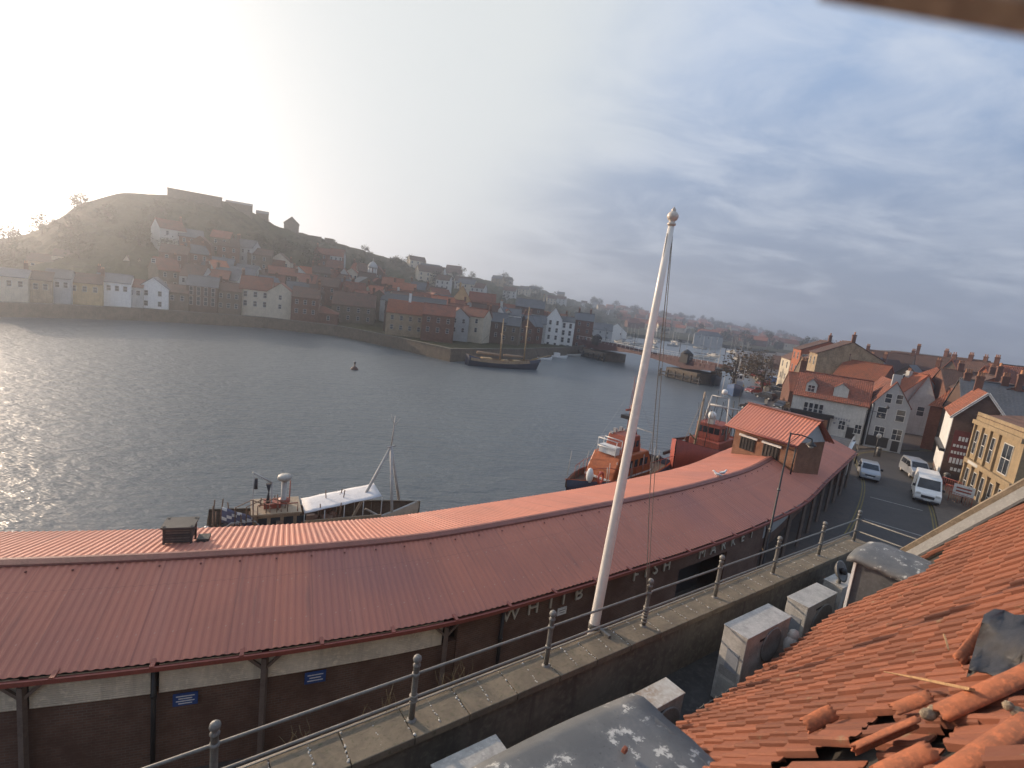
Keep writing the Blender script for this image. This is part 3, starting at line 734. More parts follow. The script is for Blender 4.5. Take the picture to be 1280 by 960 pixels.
# tiled house
PIT=R(43); ZEV=9.0; NE=4.02
VS=15.55
def pit(s): return R(max(43,min(55,45+(s-6)*1.0)))
def zev(s): return ZEV+max(0,(s-9))*.12
UP=Vector((0,-math.cos(PIT),math.sin(PIT))); NRM=Vector((0,math.sin(PIT),math.cos(PIT)))
t=thing('tiled_house','near house with steep orange clay tile roof sweeping up from the terrace','building',(0,0,0),EANG)
MB().b6(-10,VS+.3,-6,3.75,2.45,ZEV-.05).build('wall',brick('near_brick',(.16,.08,.05),(.12,.06,.04),(.15,.13,.1)),t)
SL=7.6
def RP(s,u,h=0):
    p_=pit(s); return Vector((s,NE-math.cos(p_)*u+math.sin(p_)*h,zev(s)+math.sin(p_)*u+math.cos(p_)*h))
und=MB(); und.grid([[RP(s,.02,-.07),RP(s,SL,-.07),RP(s,SL,-.16),RP(s,.02,-.16)] for s in [-10+.2*k for k in range(int((VS+10.2)/.2)+1)]],0,False,True)
yb=NE-SL*math.cos(PIT); zt=ZEV+SL*math.sin(PIT)
und.add([(-10,yb,zt-.1),(VS+.1,yb,zt-.1),(VS+.1,-6,ZEV+2.2),(-10,-6,ZEV+2.2)],[(0,1,2,3)])
for x in (-9.9,VS+.1): und.add([(x,3.7,ZEV-.1),(x,yb,zt-.2),(x,-6,ZEV+2.2),(x,-6,ZEV-.1)],[(0,1,2,3)])
und.build('roof_underlay',plain('roof_felt',(.04,.035,.03),.95,.3,3),t)
def m_lich(nt_,n_):
    q=nt_.nodes.new('ShaderNodeMath'); q.operation='MULTIPLY'; q.inputs[1].default_value=.6; nt_.links.new(ramp(nt_,n_,.60,.70),q.inputs[0]); return q.outputs[0]
tm,nt_,bs=_base('orange_clay_tile'); L_=nt_.links; v=coords(nt_)
ge=nt_.nodes.new('ShaderNodeNewGeometry')
n1=noise(nt_,v,.9,6,.7); n2=noise(nt_,v,16,5,.7)
b_=mix(nt_,ramp(nt_,ge.outputs['Random Per Island'],0.0,1.0),(.155,.052,.027),(.235,.080,.041))
b_=mix(nt_,ramp(nt_,n1,.50,.85),b_,(.13,.05,.03))
b_=mix(nt_,ramp(nt_,n2,.55,.8),b_,(.12,.055,.036)); n4=noise(nt_,v,3.1,6,.75); b_=mix(nt_,m_lich(nt_,n4),b_,(.20,.17,.10)); L_.new(b_,bs.inputs['Base Color']); bs.inputs['Roughness'].default_value=.8; bump(nt_,bs,n2,.35,.012)
tiles=MB(); r3=random.Random(3)
TW,TG=.27,.37
PR=[(-.150,-.004),(-.146,.040),(-.125,.056),(-.085,.052),(-.05,.034),(-.01,.020),(.04,.014),(.09,.012),(.132,.010)]
DOR=[(-7,5.54,2.0),(13.25,14.95,2.1)]
nrow=int(SL/TG); ncol=int(16.0/TW)
MESS=[(5.6,3.6),(5.5,4.5),(5.2,5.1)]
for j in range(nrow):
    u=j*TG-.06
    for i in range(ncol):
        s=-.5+i*TW
        if s>VS-.2: continue
        pass
        if any(a-.05<s<b+.05 and u<c-.25 for a,b,c in DOR): continue
        dx=r3.gauss(0,.006); du=r3.gauss(0,.022); rot=r3.gauss(0,.02); lift=abs(r3.gauss(0,.008))
        mess=max(math.exp(-((s-a_)**2/.5+(u-b_)**2/.35)) for a_,b_ in MESS)
        if mess>.12:
            if r3.random()<mess*.45: continue
            rot+=r3.gauss(0,.22)*mess; du+=r3.gauss(0,.09)*mess; lift+=abs(r3.gauss(0,.07))*mess
        L0=TG+.075; th=.016
        rows=[]
        for (a,hh) in ((0,.030),(L0*.5,.014),(L0,-.002)):
            top=[];bot=[]
            for (px_,pz) in PR:
                x_=px_*math.cos(rot)-(a-L0/2)*math.sin(rot); a_=px_*math.sin(rot)+(a-L0/2)*math.cos(rot)+L0/2
                top.append(RP(s+dx+x_,u+du+a_,pz+hh+lift)); bot.append(RP(s+dx+x_,u+du+a_,pz+hh+lift-th))
            rows.append(top+bot[::-1])
        o_=len(tiles.v); m_=len(rows[0])
        tiles.grid(rows,0,False,True)
        tiles.f.append([o_+k for k in range(m_)]); tiles.mi.append(0); tiles.sm.append(False)
tiles.build('roof_tiles',tm,t)
# far verge: stone coping with lead flashing
stn=plain('verge_stone',(.24,.19,.13),.9,.45,2.5)
mb=MB(); mb.add([RP(VS+.05,-.1,.36),RP(VS+.3,-.1,.36),RP(VS+.3,SL,.36),RP(VS+.05,SL,.36),RP(VS+.05,-.1,-.2),RP(VS+.3,-.1,-.2),RP(VS+.3,SL,-.2),RP(VS+.05,SL,-.2)],[(0,1,2,3),(7,6,5,4),(0,4,5,1),(1,5,6,2),(2,6,7,3),(3,7,4,0)])
mb.build('verge_coping',stn,t)
def m_lich2(nt_,a_,b_):
    q=nt_.nodes.new('ShaderNodeMath'); q.operation='MULTIPLY'; nt_.links.new(ramp(nt_,a_,.545,.575),q.inputs[0]); nt_.links.new(ramp(nt_,b_,.47,.55),q.inputs[1]); return q.outputs[0]
lead,nt_,bs=_base('lead_sheet'); v=coords(nt_)
n1=noise(nt_,v,1.5,6,.7); n2=noise(nt_,v,4.2,7,.75); n3=noise(nt_,v,25,3,.6)
b_=mix(nt_,ramp(nt_,n1,.35,.7),(.10,.107,.113),(.165,.17,.172)); b_=mix(nt_,m_lich2(nt_,n2,n1),b_,(.52,.52,.49)); b_=mix(nt_,ramp(nt_,n3,.6,.8),b_,(.06,.062,.065))
nt_.links.new(b_,bs.inputs['Base Color']); bs.inputs['Roughness'].default_value=.6; bs.inputs['Metallic'].default_value=.15; bump(nt_,bs,n1,.25,.03)
leadc=plain('plain_lead',(.10,.105,.11),.6,.3,2.5,c2=(.07,.072,.075),metal=.1,bmp=.2)
mb=MB(); mb.add([RP(VS-.16,0,.10),RP(VS+.04,0,.26),RP(VS+.04,SL,.26),RP(VS-.16,SL,.10),RP(VS-.16,0,.05),RP(VS+.04,0,.05),RP(VS+.04,SL,.05),RP(VS-.16,SL,.05)],[(0,1,2,3),(0,4,5,1),(3,2,6,7),(1,5,6,2),(0,3,7,4),(4,7,6,5)])
mb.build('lead_flashing',plain('pale_lead',(.17,.17,.165),.6,.3,2.5),t)
# dormers
def dormer(s0,s1,zt,rise,nf,label,trim=True):
    d_=thing('lead_dormer',label,'dormer',(0,0,0),EANG)
    yback=NE-(zt-zev((s0+s1)/2))/math.tan(pit((s0+s1)/2))-.2
    MB().b6(s0+.08,s1-.08,yback+.1,nf-.06,ZEV-.6,zt-.04).build('cheek',leadc,d_)
    rows=[]; n=14; m=10
    for j in range(m+1):
        y=nf+.12+(yback-.25-nf-.12)*j/m; rw=[]
        for i in range(n+1):
            k=i/n; x=s0-.06+(s1-s0+.12)*k; e_=(1-abs(2*k-1)**2.6)
            z=zt-.05+rise*e_+.012*math.sin(j*1.9+i*.8)
            if j==0: z-=.07
            rw.append((x,y,z))
        sc_=.035*(j%2)
        rw=[(rw[0][0]-.005,rw[0][1],rw[0][2]-.10-sc_)]+rw+[(rw[-1][0]+.005,rw[-1][1],rw[-1][2]-.10-sc_)]
        rows.append(rw)
    rf=MB().grid(rows).build('roof',lead,d_)
    so_=rf.modifiers.new('solid','SOLIDIFY'); so_.thickness=.02
    if trim:
        MB().b6(s0+.03,s0+.09,nf-.055,nf-.0,ZEV-.3,zt-.06).build('corner_trim',WHITE,d_); MB().b6(s1-.09,s1-.03,nf-.055,nf,ZEV-.3,zt-.06).build('corner_trim',WHITE,d_)
    MB().b6(s0+.15,s1-.15,nf-.058,nf-.03,ZEV-.1,zt-.25).build('window',GLASS,d_)
    return d_
DZ=10.5
dormer(13.3,14.9,10.8,.16,4.12,'small lead-clad dormer with rounded top and white corner strip, beyond the condenser boxes')
DORM=(.2,5.5,10.5,.09,3.78)
dormer(*DORM,'large lead dormer roof spattered with white droppings at the bottom of the view',False)
# brick fragment
bp=P(781,937,10.58); o=MB().box((0,0,0),(.085,.06,.055),.4,0,None,.8).build('brick_fragment',plain('brick_lump',(.26,.09,.055),.9,.4,12,bmp=.5),None,bevel=.012,loc=bp,rz=.5); tag(o,'small broken lump of red brick lying on the near lead dormer','brick')
# air conditioning units
acw=plain('ac_casing',(.43,.42,.395),.5,.3,3.5,streak=.35); acg=plain('ac_grille',(.22,.22,.21),.6,.3,5,bmp=0)
rustm=plain('ac_rusty_top',(.50,.49,.45),.6,.2,2.2,c2=(.30,.22,.15),bmp=.1)
def acunit(label,s,n,z0,lx,ly,h,fans=1,top=None,panel=True):
    a=thing('air_conditioner',label,'air conditioner',G(s,n,z0),EANG)
    MB().b6(-lx/2,lx/2,-ly/2,ly/2,.07,h-.03).build('casing',acw,a,bevel=.015)
    MB().b6(-lx/2-.012,lx/2+.012,-ly/2-.012,ly/2+.012,h-.028,h).build('top_cover',top or acw,a,bevel=.008)
    for sx in (-1,1): MB().b6(sx*lx*.33-.03,sx*lx*.33+.03,-ly/2-.03,ly/2+.03,0,.068).build('foot',IRON,a)
    for f in range(fans):
        zc=.07+(h-.1)*(f+.5)/fans; r_=min(lx*.36,(h-.1)/fans*.44)
        T=Matrix.Translation((lx*.08,-ly/2-.004,zc))@Matrix.Rotation(R(90),4,'X')
        mb=MB(); mb.lathe([(r_,0),(r_+.02,0),(r_+.02,.03),(r_,.03)],(0,0,0),22,0,T)
        for k in range(1,5): mb.lathe([(r_*k/5-.006,.015),(r_*k/5+.006,.015),(r_*k/5+.006,.025),(r_*k/5-.006,.025)],(0,0,0),20,0,T)
        for k in range(6): mb.bar(T@Vector((0,0,.02)),T@Vector((r_*math.cos(k*1.047),r_*math.sin(k*1.047),.02)),.012,.01)
        fg=mb.build('fan_grille',acg,a)
        MB().lathe([(r_*.97,0),(r_*.97,.004)],(0,0,0),20,0,T).build('fan_opening',plain('fan_shadow',(.13,.13,.125),.6,.3,5,bmp=0),fg)
    if panel:
        MB().b6(-lx/2-.006,-lx/2-.001,-ly/2+.07,ly/2-.07,h*.12,h*.36).build('access_panel',plain('ac_panel',(.34,.34,.32),.5,.2,4),a)
        MB().b6(-lx/2-.007,-lx/2-.001,-ly/2+.1,ly/2-.16,h*.5,h*.75).build('rating_plate',plain('plate_grey',(.25,.27,.30),.5,.2,9,bmp=0),a)
        mb=MB(); mb.b6(-lx*.2,lx*.1,-ly/2-.006,-ly/2-.001,h*.86,h*.89); mb.build('nameplate',DARK,a)
    mb=MB()
    for k in (0,1): mb.tube([(lx/2-.001,.05+k*.07-ly*.2,h*.35),(lx/2+.09,.05+k*.07-ly*.2,h*.33),(lx/2+.10,.05+k*.07-ly*.2,.05)],.02+.006*k,6)
    mb.build('pipe',DARK,a)
    gv=MB()
    for k in range(9): gv.b6(-lx/2-.006,-lx/2-.001,-ly/2+.06,ly/2-.06,h*.40+k*.022,h*.40+k*.022+.009)
    gv.build('side_grille',acg,a)
    return a
def gp(x,y,z): q=P(x,y,z); return q.dot(EV),q.dot(NV)
ZT=9.5
c=[gp(900,784,ZT),gp(963,754,ZT),gp(992,769,ZT),gp(935,796,ZT)]
print('AC1',c)
s_=sum(q[0] for q in c)/4; n_=sum(q[1] for q in c)/4
acunit('tallest grey condenser box in the row behind the parapet, at the tile edge',s_,n_,FLZ,1.75,.52,ZT-FLZ,2)
c=[gp(985,750,9.25),gp(1020,728,9.25),gp(1046,738,9.25),gp(1012,758,9.25)]; print('AC2',c)
acunit('middle condenser box, next to the lead dormer with the rounded top',sum(q[0] for q in c)/4,sum(q[1] for q in c)/4,FLZ,1.55,.5,9.25-FLZ,1)
c=[gp(1030,726,8.9),gp(1060,712,8.9),gp(1075,722,8.9),gp(1048,735,8.9)]; print('AC3',c)
acunit('low condenser box farthest along the terrace, below a round cowl',sum(q[0] for q in c)/4,sum(q[1] for q in c)/4,FLZ,1.2,.5,8.9-FLZ,1)
c=[gp(772,873,8.9),gp(824,845,8.9),gp(862,866,8.9),gp(835,886,8.9)]; print('AC4',c)
acunit('condenser box with rust-stained top beside the near lead dormer',sum(q[0] for q in c)/4-.1,sum(q[1] for q in c)/4,FLZ,1.15,.42,8.9-FLZ,1,rustm)
q=gp(590,950,8.9); acunit('pale condenser box peeping out left of the near lead dormer',q[0],q[1],FLZ,1.1,.42,8.9-FLZ,1)
# vent cowl
q=P(1052,712,9.3); a=thing('vent_cowl','round dark metal fan cowl standing by the end of the parapet','vent',(q.x,q.y,FLZ),EANG)
mb=MB(); mb.tube([(0,0,0),(0,0,1.25)],.06,10); mb.build('stem',IRON,a)
T=Matrix.Translation((0,0,1.5))@Matrix.Rotation(R(65),4,'X'); MB().lathe([(.02,-.1),(.2,-.08),(.29,0),(.30,.03),(.24,.02),(.1,-.02)],(0,0,0),18,0,T).build('dish',plain('cowl_grey',(.17,.17,.165),.5,.3,5,metal=.3),a)
MB().lathe([(.09,0),(.1,.1),(.06,.14)],(0,0,0),12,0,T).build('motor',DARK,a)
q=G(SEND-1.3,4.9,FLZ); a=thing('vent_cowl','low dark ball-shaped vent in the corner of the terrace','vent',q,0)
MB().tube([(0,0,0),(0,0,.75)],.07,10).build('stem',IRON,a); MB().ball((0,0,.95),.24,12).build('cowl',DARK,a)
# wire guard near AC4
q=gp(880,870,8.6); a=thing('wire_guard','thin wire guard rail between the rusty-topped condenser and the tiles','guard',G(q[0]-.5,4.35,FLZ),EANG)
mb=MB()
for k in range(7): mb.tube([(k*.2,0,0),(k*.2,0,.95)],.008,5)
mb.build('upright',IRON,a); mb=MB()
for z in (.3,.9): mb.tube([(0,0,z),(1.2,0,z)],.009,5)
mb.build('rail',IRON,a)
# wrapped pipe bundle beside the tall unit
a=MB().ball((0,0,.2),.18,10,0,None,(1,.7,1.4)).ball((.02,.02,.42),.13,9,0,None,(1,.8,1.2)).build('wrapped_bundle',plain('clear_wrap',(.42,.40,.37),.35,.3,11,bmp=.6),None,loc=G(s_+.55,n_-.50,8.85)); tag(a,'crumpled pale plastic wrapping against the tallest condenser box','wrapping')
# broken tiles and timber on the near roof
def onroof(px,py,h=.08):
    d_=ray(px,py); inv=TT.inverted(); o_=inv@CAM; dd=inv.to_3x3()@d_; q=RP(6,3)
    for _ in range(8):
        p_=pit(q.x); nr=Vector((0,math.sin(p_),math.cos(p_))); p0=RP(q.x,0,h); t_=(p0-o_).dot(nr)/dd.dot(nr); q=o_+dd*t_
    return TT@q
ridgem=plain('terracotta_ridge',(.36,.115,.05),.85,.4,3.5,c2=(.20,.075,.04),bmp=.4,obj=True)
def ridge_tile(a,b,r_,label,open_=1.0,h=.10,roll=0.0,taper=1.0):
    A_=onroof(*a,h); B_=onroof(*b,h); d_=(B_-A_); ln=d_.length; d_.normalize(); z=(TT.to_3x3()@NRM); z=(z-d_*z.dot(d_)).normalized(); x=d_.cross(z)
    z2=z*math.cos(roll)+x*math.sin(roll); x2=d_.cross(z2)
    T=Matrix((x2,d_,z2)).transposed().to_4x4(); T.translation=(A_+B_)/2
    mb=MB(); rows=[]
    for k in range(7):
        y=-ln/2+ln*k/6; rr=r_*(1+(taper-1)*k/6); ang=math.pi*.5*open_
        o_=[];i_=[]
        for j in range(11):
            a_=-ang+2*ang*j/10; jig=.004*math.sin(j*3.1+k*5)
            yy=y+(.018*math.sin(j*2.3+px_seed[0]) if k in (0,6) else 0)
            o_.append((math.sin(a_)*(rr+jig),yy,math.cos(a_)*(rr+jig)-rr*.4)); i_.append((math.sin(a_)*(rr-.016),yy,math.cos(a_)*(rr-.016)-rr*.4))
        rows.append(o_+i_[::-1])
    px_seed[0]+=1.7
    mb.grid(rows,0,True,True); m_=len(rows[0])
    for k in (0,6):
        for j in range(10): mb.f.append([k*m_+j,k*m_+j+1,k*m_+m_-2-j,k*m_+m_-1-j]); mb.mi.append(0); mb.sm.append(False)
    o=bpy.data.objects.new('broken_tile',mb.mesh('broken_tile',ridgem)); col.objects.link(o); o.matrix_world=T; tag(o,label,'tile')
    return o
px_seed=[0.0]
BT=[((1070,940),(1150,905),.11,'tile with dark open end in the middle of the broken heap',.75,.15,-.5),
 ((1100,972),(1165,940),.12,'tilted tile with a broken pale end at the lower middle of the heap',.65,.13,.4),
 ((1172,895),(1295,838),.13,'largest half-round ridge tile with mortar-crusted mouth under the dark lead flap',.85,.16,.1),
 ((1170,985),(1290,905),.15,'wide ridge tile in the bottom right corner',.8,.14,-.1),
 ((1195,830),(1236,778),.10,'upturned curved tile left of the dark lead flap',.6,.10,1.5),
 ((1005,908),(1042,890),.10,'upturned tile showing a dark hollow at the left end of the heap',.6,.14,1.3),
 ((1118,890),(1165,872),.10,'short fragment of tile wedged above two ridge tiles',.5,.14,.7)]
for b_ in BT: ridge_tile(*b_)
mo=plain('old_mortar',(.30,.24,.17),.95,.5,9,bmp=.8)
o=MB().ball((0,0,0),.075,9,0,None,(1,.7,.7)).ball((.07,.03,.02),.05,8).build('mortar_lump',mo,None,loc=onroof(1160,893,.2)); tag(o,'crusty lump of old mortar at the mouth of the largest ridge tile','mortar')
o=MB().ball((0,0,0),.06,9,0,None,(1,.7,.7)).ball((-.05,.03,.02),.04,8).build('mortar_lump',mo,None,loc=onroof(1272,890,.22)); tag(o,'pale lump of old mortar beside the right edge above the corner ridge tile','mortar')
wood=plain('split_wood',(.42,.26,.13),.8,.4,3,stretch=(9,1,9),bmp=.4)
def stick(a,b,w_,h_,label,hh=.18):
    A_=onroof(*a,hh); B_=onroof(*b,hh+.02); mb=MB(); mid=(A_+B_)/2; d_=(B_-A_)
    sd_=d_.cross(Vector((0,0,1))).normalized()
    mb.grid([[A_+sd_*.003+Vector((0,0,.0)),A_-sd_*.012,A_-sd_*.006-Vector((0,0,.012)),A_+sd_*.01-Vector((0,0,.006))],
             [mid+sd_*w_*.5+Vector((0,0,h_*.5)),mid-sd_*w_*.5+Vector((0,0,h_*.4)),mid-sd_*w_*.45-Vector((0,0,h_*.5)),mid+sd_*w_*.5-Vector((0,0,h_*.4))],
             [B_+sd_*w_*.5+Vector((0,0,h_*.5)),B_-sd_*w_*.5+Vector((0,0,h_*.5)),B_-sd_*w_*.5-Vector((0,0,h_*.5)),B_+sd_*w_*.5-Vector((0,0,h_*.5))]],0,False,True)
    mb.f.append([8,9,10,11]); mb.mi.append(0); mb.sm.append(False); mb.f.append([3,2,1,0]); mb.mi.append(0); mb.sm.append(False)
    o=mb.build('batten',wood); tag(o,label,'timber')
stick((1105,839),(1215,862),.045,.03,'long splintered wooden batten lying across the broken tiles',.24)
stick((1186,812),(1180,793),.02,.015,'short splinter of wood sticking up by the dark lead flap',.2)
# lead flap
blk=plain('black_lead_flap',(.035,.036,.042),.6,.4,5,bmp=.3)
rows=[]
for i in range(9):
    rw=[]
    for j in range(9):
        a=onroof(1208+22*i/8+(1310-1208)*j/8,846-10*j/8+(768-846)*i/8-6*math.sin(j*1.3),.13+.05*math.sin(i*1.1+j*.9)+.04*math.sin(j*2.1+i)+.16*(i/8)*(1-j/9))
        rw.append(a)
    rows.append(rw)
o=MB().grid(rows).build('lead_flap',blk); s2=o.modifiers.new('solid','SOLIDIFY'); s2.thickness=.012; tag(o,'crumpled dark lead flashing flap among the broken tiles at the right edge','lead flap')
# overhanging eave of the camera's own gable (only a blurred corner shows)
em=plain('brown_eave_timber',(.22,.165,.125),.8,.3,6)
a=D(1050,-34,.42); b=D(1440,24,.42); d_=(b-a); upz=Vector((0,0,1))
t=thing('eave_board','brown timber eave board overhanging the top right corner','eave')
mb=MB(); bk=Vector((a.y,-a.x,0)).normalized()
mb.add([a,b,b+upz*.16,a+upz*.16,a+fw*.025,b+fw*.025,b+upz*.16+fw*.025,a+upz*.16+fw*.025],[(0,1,2,3),(7,6,5,4),(0,4,5,1),(1,5,6,2),(2,6,7,3),(3,7,4,0)])
mb.build('board',em,t)
# ------------------------------------------------------------------ boats
def hull(L_,B,zs,mats,parent,bul=.5,full=.75,name='hull',stripe=None,stern=.72,rake=.06):
    """bow at +x. zs=(stern,mid,bow) sheer height above the waterline; mats: hull, deck, stripe"""
    st=17; mb=MB(); rows=[];deck=[]
    for i in range(st):
        t=i/(st-1); x=-L_/2+L_*t
        hb=B/2*(stern+(1-stern)*min(1,t/.3)**.7) if t<.3 else B/2*(1 if t<.55 else max(.02,1-((t-.55)/.45)**2.1))
        z=zs[1]+(zs[0]-zs[1])*max(0,1-t/.4)**2+(zs[2]-zs[1])*max(0,(t-.4)/.6)**2
        xr=x+rake*L_*max(0,(t-.6)/.4)**2
        k=[(x-.0,0,-.9),(x,hb*.55,-.6),(x+(xr-x)*.4,hb*.88,.1),(x+(xr-x)*.7,hb*.97,z*.55),(xr,hb,z),(xr,hb-.09,z)]
        rows.append([(a,-b,c) for a,b,c in k[::-1]]+k[1:])
        deck.append([(xr,-hb+.09,z),(xr,-hb+.09,z-bul),(xr,hb-.09,z-bul),(xr,hb-.09,z)])
    mb.grid(rows,0); m_=len(rows[0])
    mb.add(rows[0],[tuple(range(m_))],0)
    o=mb.build(name,mats[0],parent)
    MB().grid(deck,0,False).build('deck',mats[1],parent)
    if len(mats)>2:
        for sg in (-1,1):
            rr=[]
            for r_ in rows:
                k=r_[::-1] if sg>0 else r_
                a=Vector(k[0]); b=Vector(k[2]); rr.append([a+Vector((0,sg*.03,.03)),a+Vector((0,sg*.05,-.10)),a+Vector((0,-sg*.12,.03))])
            MB().grid(rr,0).build('rubbing_strake',mats[2],o)
    return o
def boat_at(A,B_): 
    d=B_-A; return (A+B_)/2,math.atan2(d.y,d.x),d.length
tan=plain('tan_boat_paint',(.36,.27,.18),.5,.3,2,streak=.3); greyb=plain('grey_boat_paint',(.40,.39,.36),.5,.3,2,streak=.3)
deckm=plain('worn_deck',(.16,.12,.09),.85,.4,2); redb=plain('red_hull_paint',(.32,.055,.03),.5,.3,1.2,streak=.3); orb=plain('lifeboat_orange',(.40,.095,.02),.5,.35,2,streak=.35)
navy=plain('navy_hull_paint',(.02,.03,.06),.45,.3,2); galv=plain('galvanised_spar',(.42,.41,.39),.5,.25,5); tarp=plain('white_tarpaulin',(.62,.62,.64),.7,.2,2,bmp=.5)
redsup=plain('red_deckhouse',(.30,.07,.045),.55,.3,2); mast=plain('varnished_mast',(.40,.27,.13),.5,.3,2)
# --- tan fishing boat behind the market roof
A=P(258,664,2.6); B_=P(515,642,2.6); A.z=B_.z=0; c,a,Lb=boat_at(A,B_)
off=Vector((-math.sin(a),math.cos(a),0))*.6; c=c+off
t=thing('fishing_boat','tan fishing boat with white awning and tripod mast moored behind the market roof','boat',c,a)
hull(Lb,3.4,(3.0,2.65,3.1),[tan,deckm,greyb],t,.9)
def L2(px,py,z=None,y=0):
    """local point on the boat's centre plane (y offset) under a pixel"""
    d_=ray(px,py); ca,sa=math.cos(a),math.sin(a); ox,oy=CAM.x-c.x,CAM.y-c.y
    ly0=-sa*ox+ca*oy; dy=-sa*d_.x+ca*d_.y; tt=(y-ly0)/dy; q=CAM+d_*tt
    return Vector((ca*(q.x-c.x)+sa*(q.y-c.y),y,q.z))
p1=L2(378,632);p2=L2(472,612)
mb=MB(); rows=[]
for i in range(9):
    x=p1.x+(p2.x-p1.x)*i/8; zz=p1.z+(p2.z-p1.z)*i/8; rows.append([(x,y,zz+.05*(1-abs(y)/1.0)+.02*math.sin(i*2.1+y*3)) for y in (-1.0,-.66,-.33,0,.33,.66,1.0)])
o=mb.grid(rows).build('awning',tarp,t); s2=o.modifiers.new('s','SOLIDIFY'); s2.thickness=.03
mb=MB()
for i in range(5):
    x=p1.x+(p2.x-p1.x)*i/4
    for y in (-1.15,1.15): mb.tube([(x,y,1.2),(x,y,p1.z+(p2.z-p1.z)*i/4)],.025,6)
mb.build('awning_frame',galv,t)
MB().b6(p1.x,p2.x,-1.3,-1.22,2.2,min(p1.z,p2.z)-.30).build('side_board',tan,t)
tp=L2(492,548); mb=MB(); q=L2(489,558)
fx=q.x; 
for sx,sy in ((-2.3,-.2),(.2,-1.1),(1.3,.9)): mb.tube([(fx+sx,sy,1.6),(fx+.0,0,q.z)],.085,8)
mb.tube([(fx-1.25,-.2,q.z*.45),(fx+.4,-.65,q.z*.32)],.06,8); mb.tube([(fx,0,q.z),(fx+.1,0,L2(494,520).z)],.035,6)
mb.tube([(fx-.3,-.3,q.z+.05),(fx+.35,.3,q.z-.05)],.045,6); h=L2(494,530).z; mb.tube([(fx+.05,0,h),(fx-.15,0,h+.55)],.02,5); mb.tube([(fx+.08,0,h-.1),(fx+.4,0,h+.35)],.02,5)
mb.build('tripod_mast',galv,t)
p=L2(356,596); mb=MB(); mb.tube([(p.x,0,1.5),(p.x,0,p.z-.15)],.14,10); mb.b6(p.x-.35,p.x+.35,-.25,.25,1.5,2.1); mb.build('radar_post',galv,t)
MB().lathe([(.1,-.18),(.33,-.14),(.36,.0),(.30,.10),(.05,.14)],(p.x,0,p.z),14).build('radar_dome',greyb,t)
wx0,wx1=L2(305,640).x,L2(372,640).x
mb=MB(); mb.b6(wx0+.4,wx1,-.95,.95,1.8,3.35); mb.b6(wx0+.3,wx1+.1,-1.05,1.05,3.35,3.45); mb.build('wheelhouse',tan,t)
mb=MB(); mb.b6(wx0+.9,wx0+1.7,-.4,.4,3.452,3.7); mb.tube([(wx0+.6,-.9,3.45),(wx0+.6,-.9,3.9),(wx1-.1,-.9,3.9),(wx1-.1,-.9,3.45)],.03,6); mb.tube([(wx1-.4,.5,3.45),(wx1-.4,.5,4.6)],.03,5); mb.lathe([(.12,3.45),(.3,3.6),(.3,3.75),(.1,3.8)],(wx1-.7,.1,0),10); mb.build('roof_gear',redsup,t)
mb=MB()
for k in range(4): mb.b6(wx0+.6+k*.62,wx0+1.05+k*.62,-.965,-.955,2.75,3.2)
mb.build('wheelhouse_window',GLASS,t)
pa=L2(316,588);pb=L2(340,601); mb=MB(); mb.tube([(pa.x,-.3,pa.z),(pb.x,-.3,pb.z)],.045,7); mb.tube([(pb.x,-.3,1.4),(pb.x,-.3,pb.z)],.045,7); mb.tube([(pa.x+.05,-.3,1.4),(pa.x+.05,-.3,pa.z)],.03,6); mb.build('davit',galv,t)
pn=plain('dark_pennant',(.04,.04,.05),.9,.3,5,bmp=0)
mb=MB(); q=L2(335,612); mb.tube([(q.x,-.32,q.z+.45),(q.x+.02,-.33,q.z),(q.x,-.32,q.z-.6)],[.14,.03,.12],6); q=L2(320,600); mb.tube([(q.x,-.32,q.z+.2),(q.x,-.33,q.z-.35)],[.08,.10],6); mb.build('hanging_gear',pn,t)
sf=plain('striped_cloth',(.13,.14,.22),.9,.2,5,bmp=0); q=L2(292,632)
mb=MB(); rows=[]
for i in range(8):
    rows.append([(q.x-.5+i*.22,-.9+.04*math.sin(i*1.7+k),q.z+.35-.10*i-.16*k) for k in range(6)])
o_=len(mb.f); mb.grid(rows)
for i in range(len(mb.f)): mb.mi[i]=1 if (i//5+i%5)%3==0 else 0
o=mb.build('flag_bunting',[sf,WHITE],t); o.modifiers.new('s','SOLIDIFY').thickness=.02
mb=MB(); mb.tube([(q.x-.6,-1.0,1.5),(q.x-.6,-1.0,2.6),(q.x-.1,-1.0,3.1),(q.x+1.0,-1.0,3.1),(q.x+1.3,-1.0,2.7),(q.x+1.3,-1.0,1.5)],.035,7)
for k in range(3): mb.tube([(q.x+1.3+k*1.1,-1.35,2.7),(q.x+1.3+k*1.1,-1.35,1.8)],.03,6)
mb.tube([(q.x+1.3,-1.35,2.7),(q.x+4.5,-1.35,2.7)],.03,6); mb.tube([(q.x-.9,-.6,1.8),(q.x+.9,-.9,2.4)],.05,6); mb.build('deck_rail',galv,t)
mb=MB(); rg=random.Random(4)
for k in range(26):
    x=wx0-1.6+rg.random()*(wx1-wx0+4.4); y=rg.uniform(-1.2,.6); h=rg.uniform(3.0,4.3); mb.tube([(x,y,2.0),(x+rg.uniform(-.3,.3),y,h)],.03,5)
for k in range(3): mb.tube([(wx0-.4+k*.5,-1.0,2.4),(wx0-.4+k*.5,-1.0,3.9),(wx0+.3+k*.5,-.9,4.2),(wx0+1.0+k*.5,-.9,3.9),(wx0+1.0+k*.5,-.9,2.6)],.03,5)
for k in range(7):
    x=wx0-.8+rg.random()*(wx1-wx0+2.2); mb.b6(x,x+rg.uniform(.25,.6),-1.25,-.9,2.5,2.8+rg.random()*.5)
mb.build('deck_gear',plain('rusty_gear',(.20,.12,.08),.8,.5,4),t)
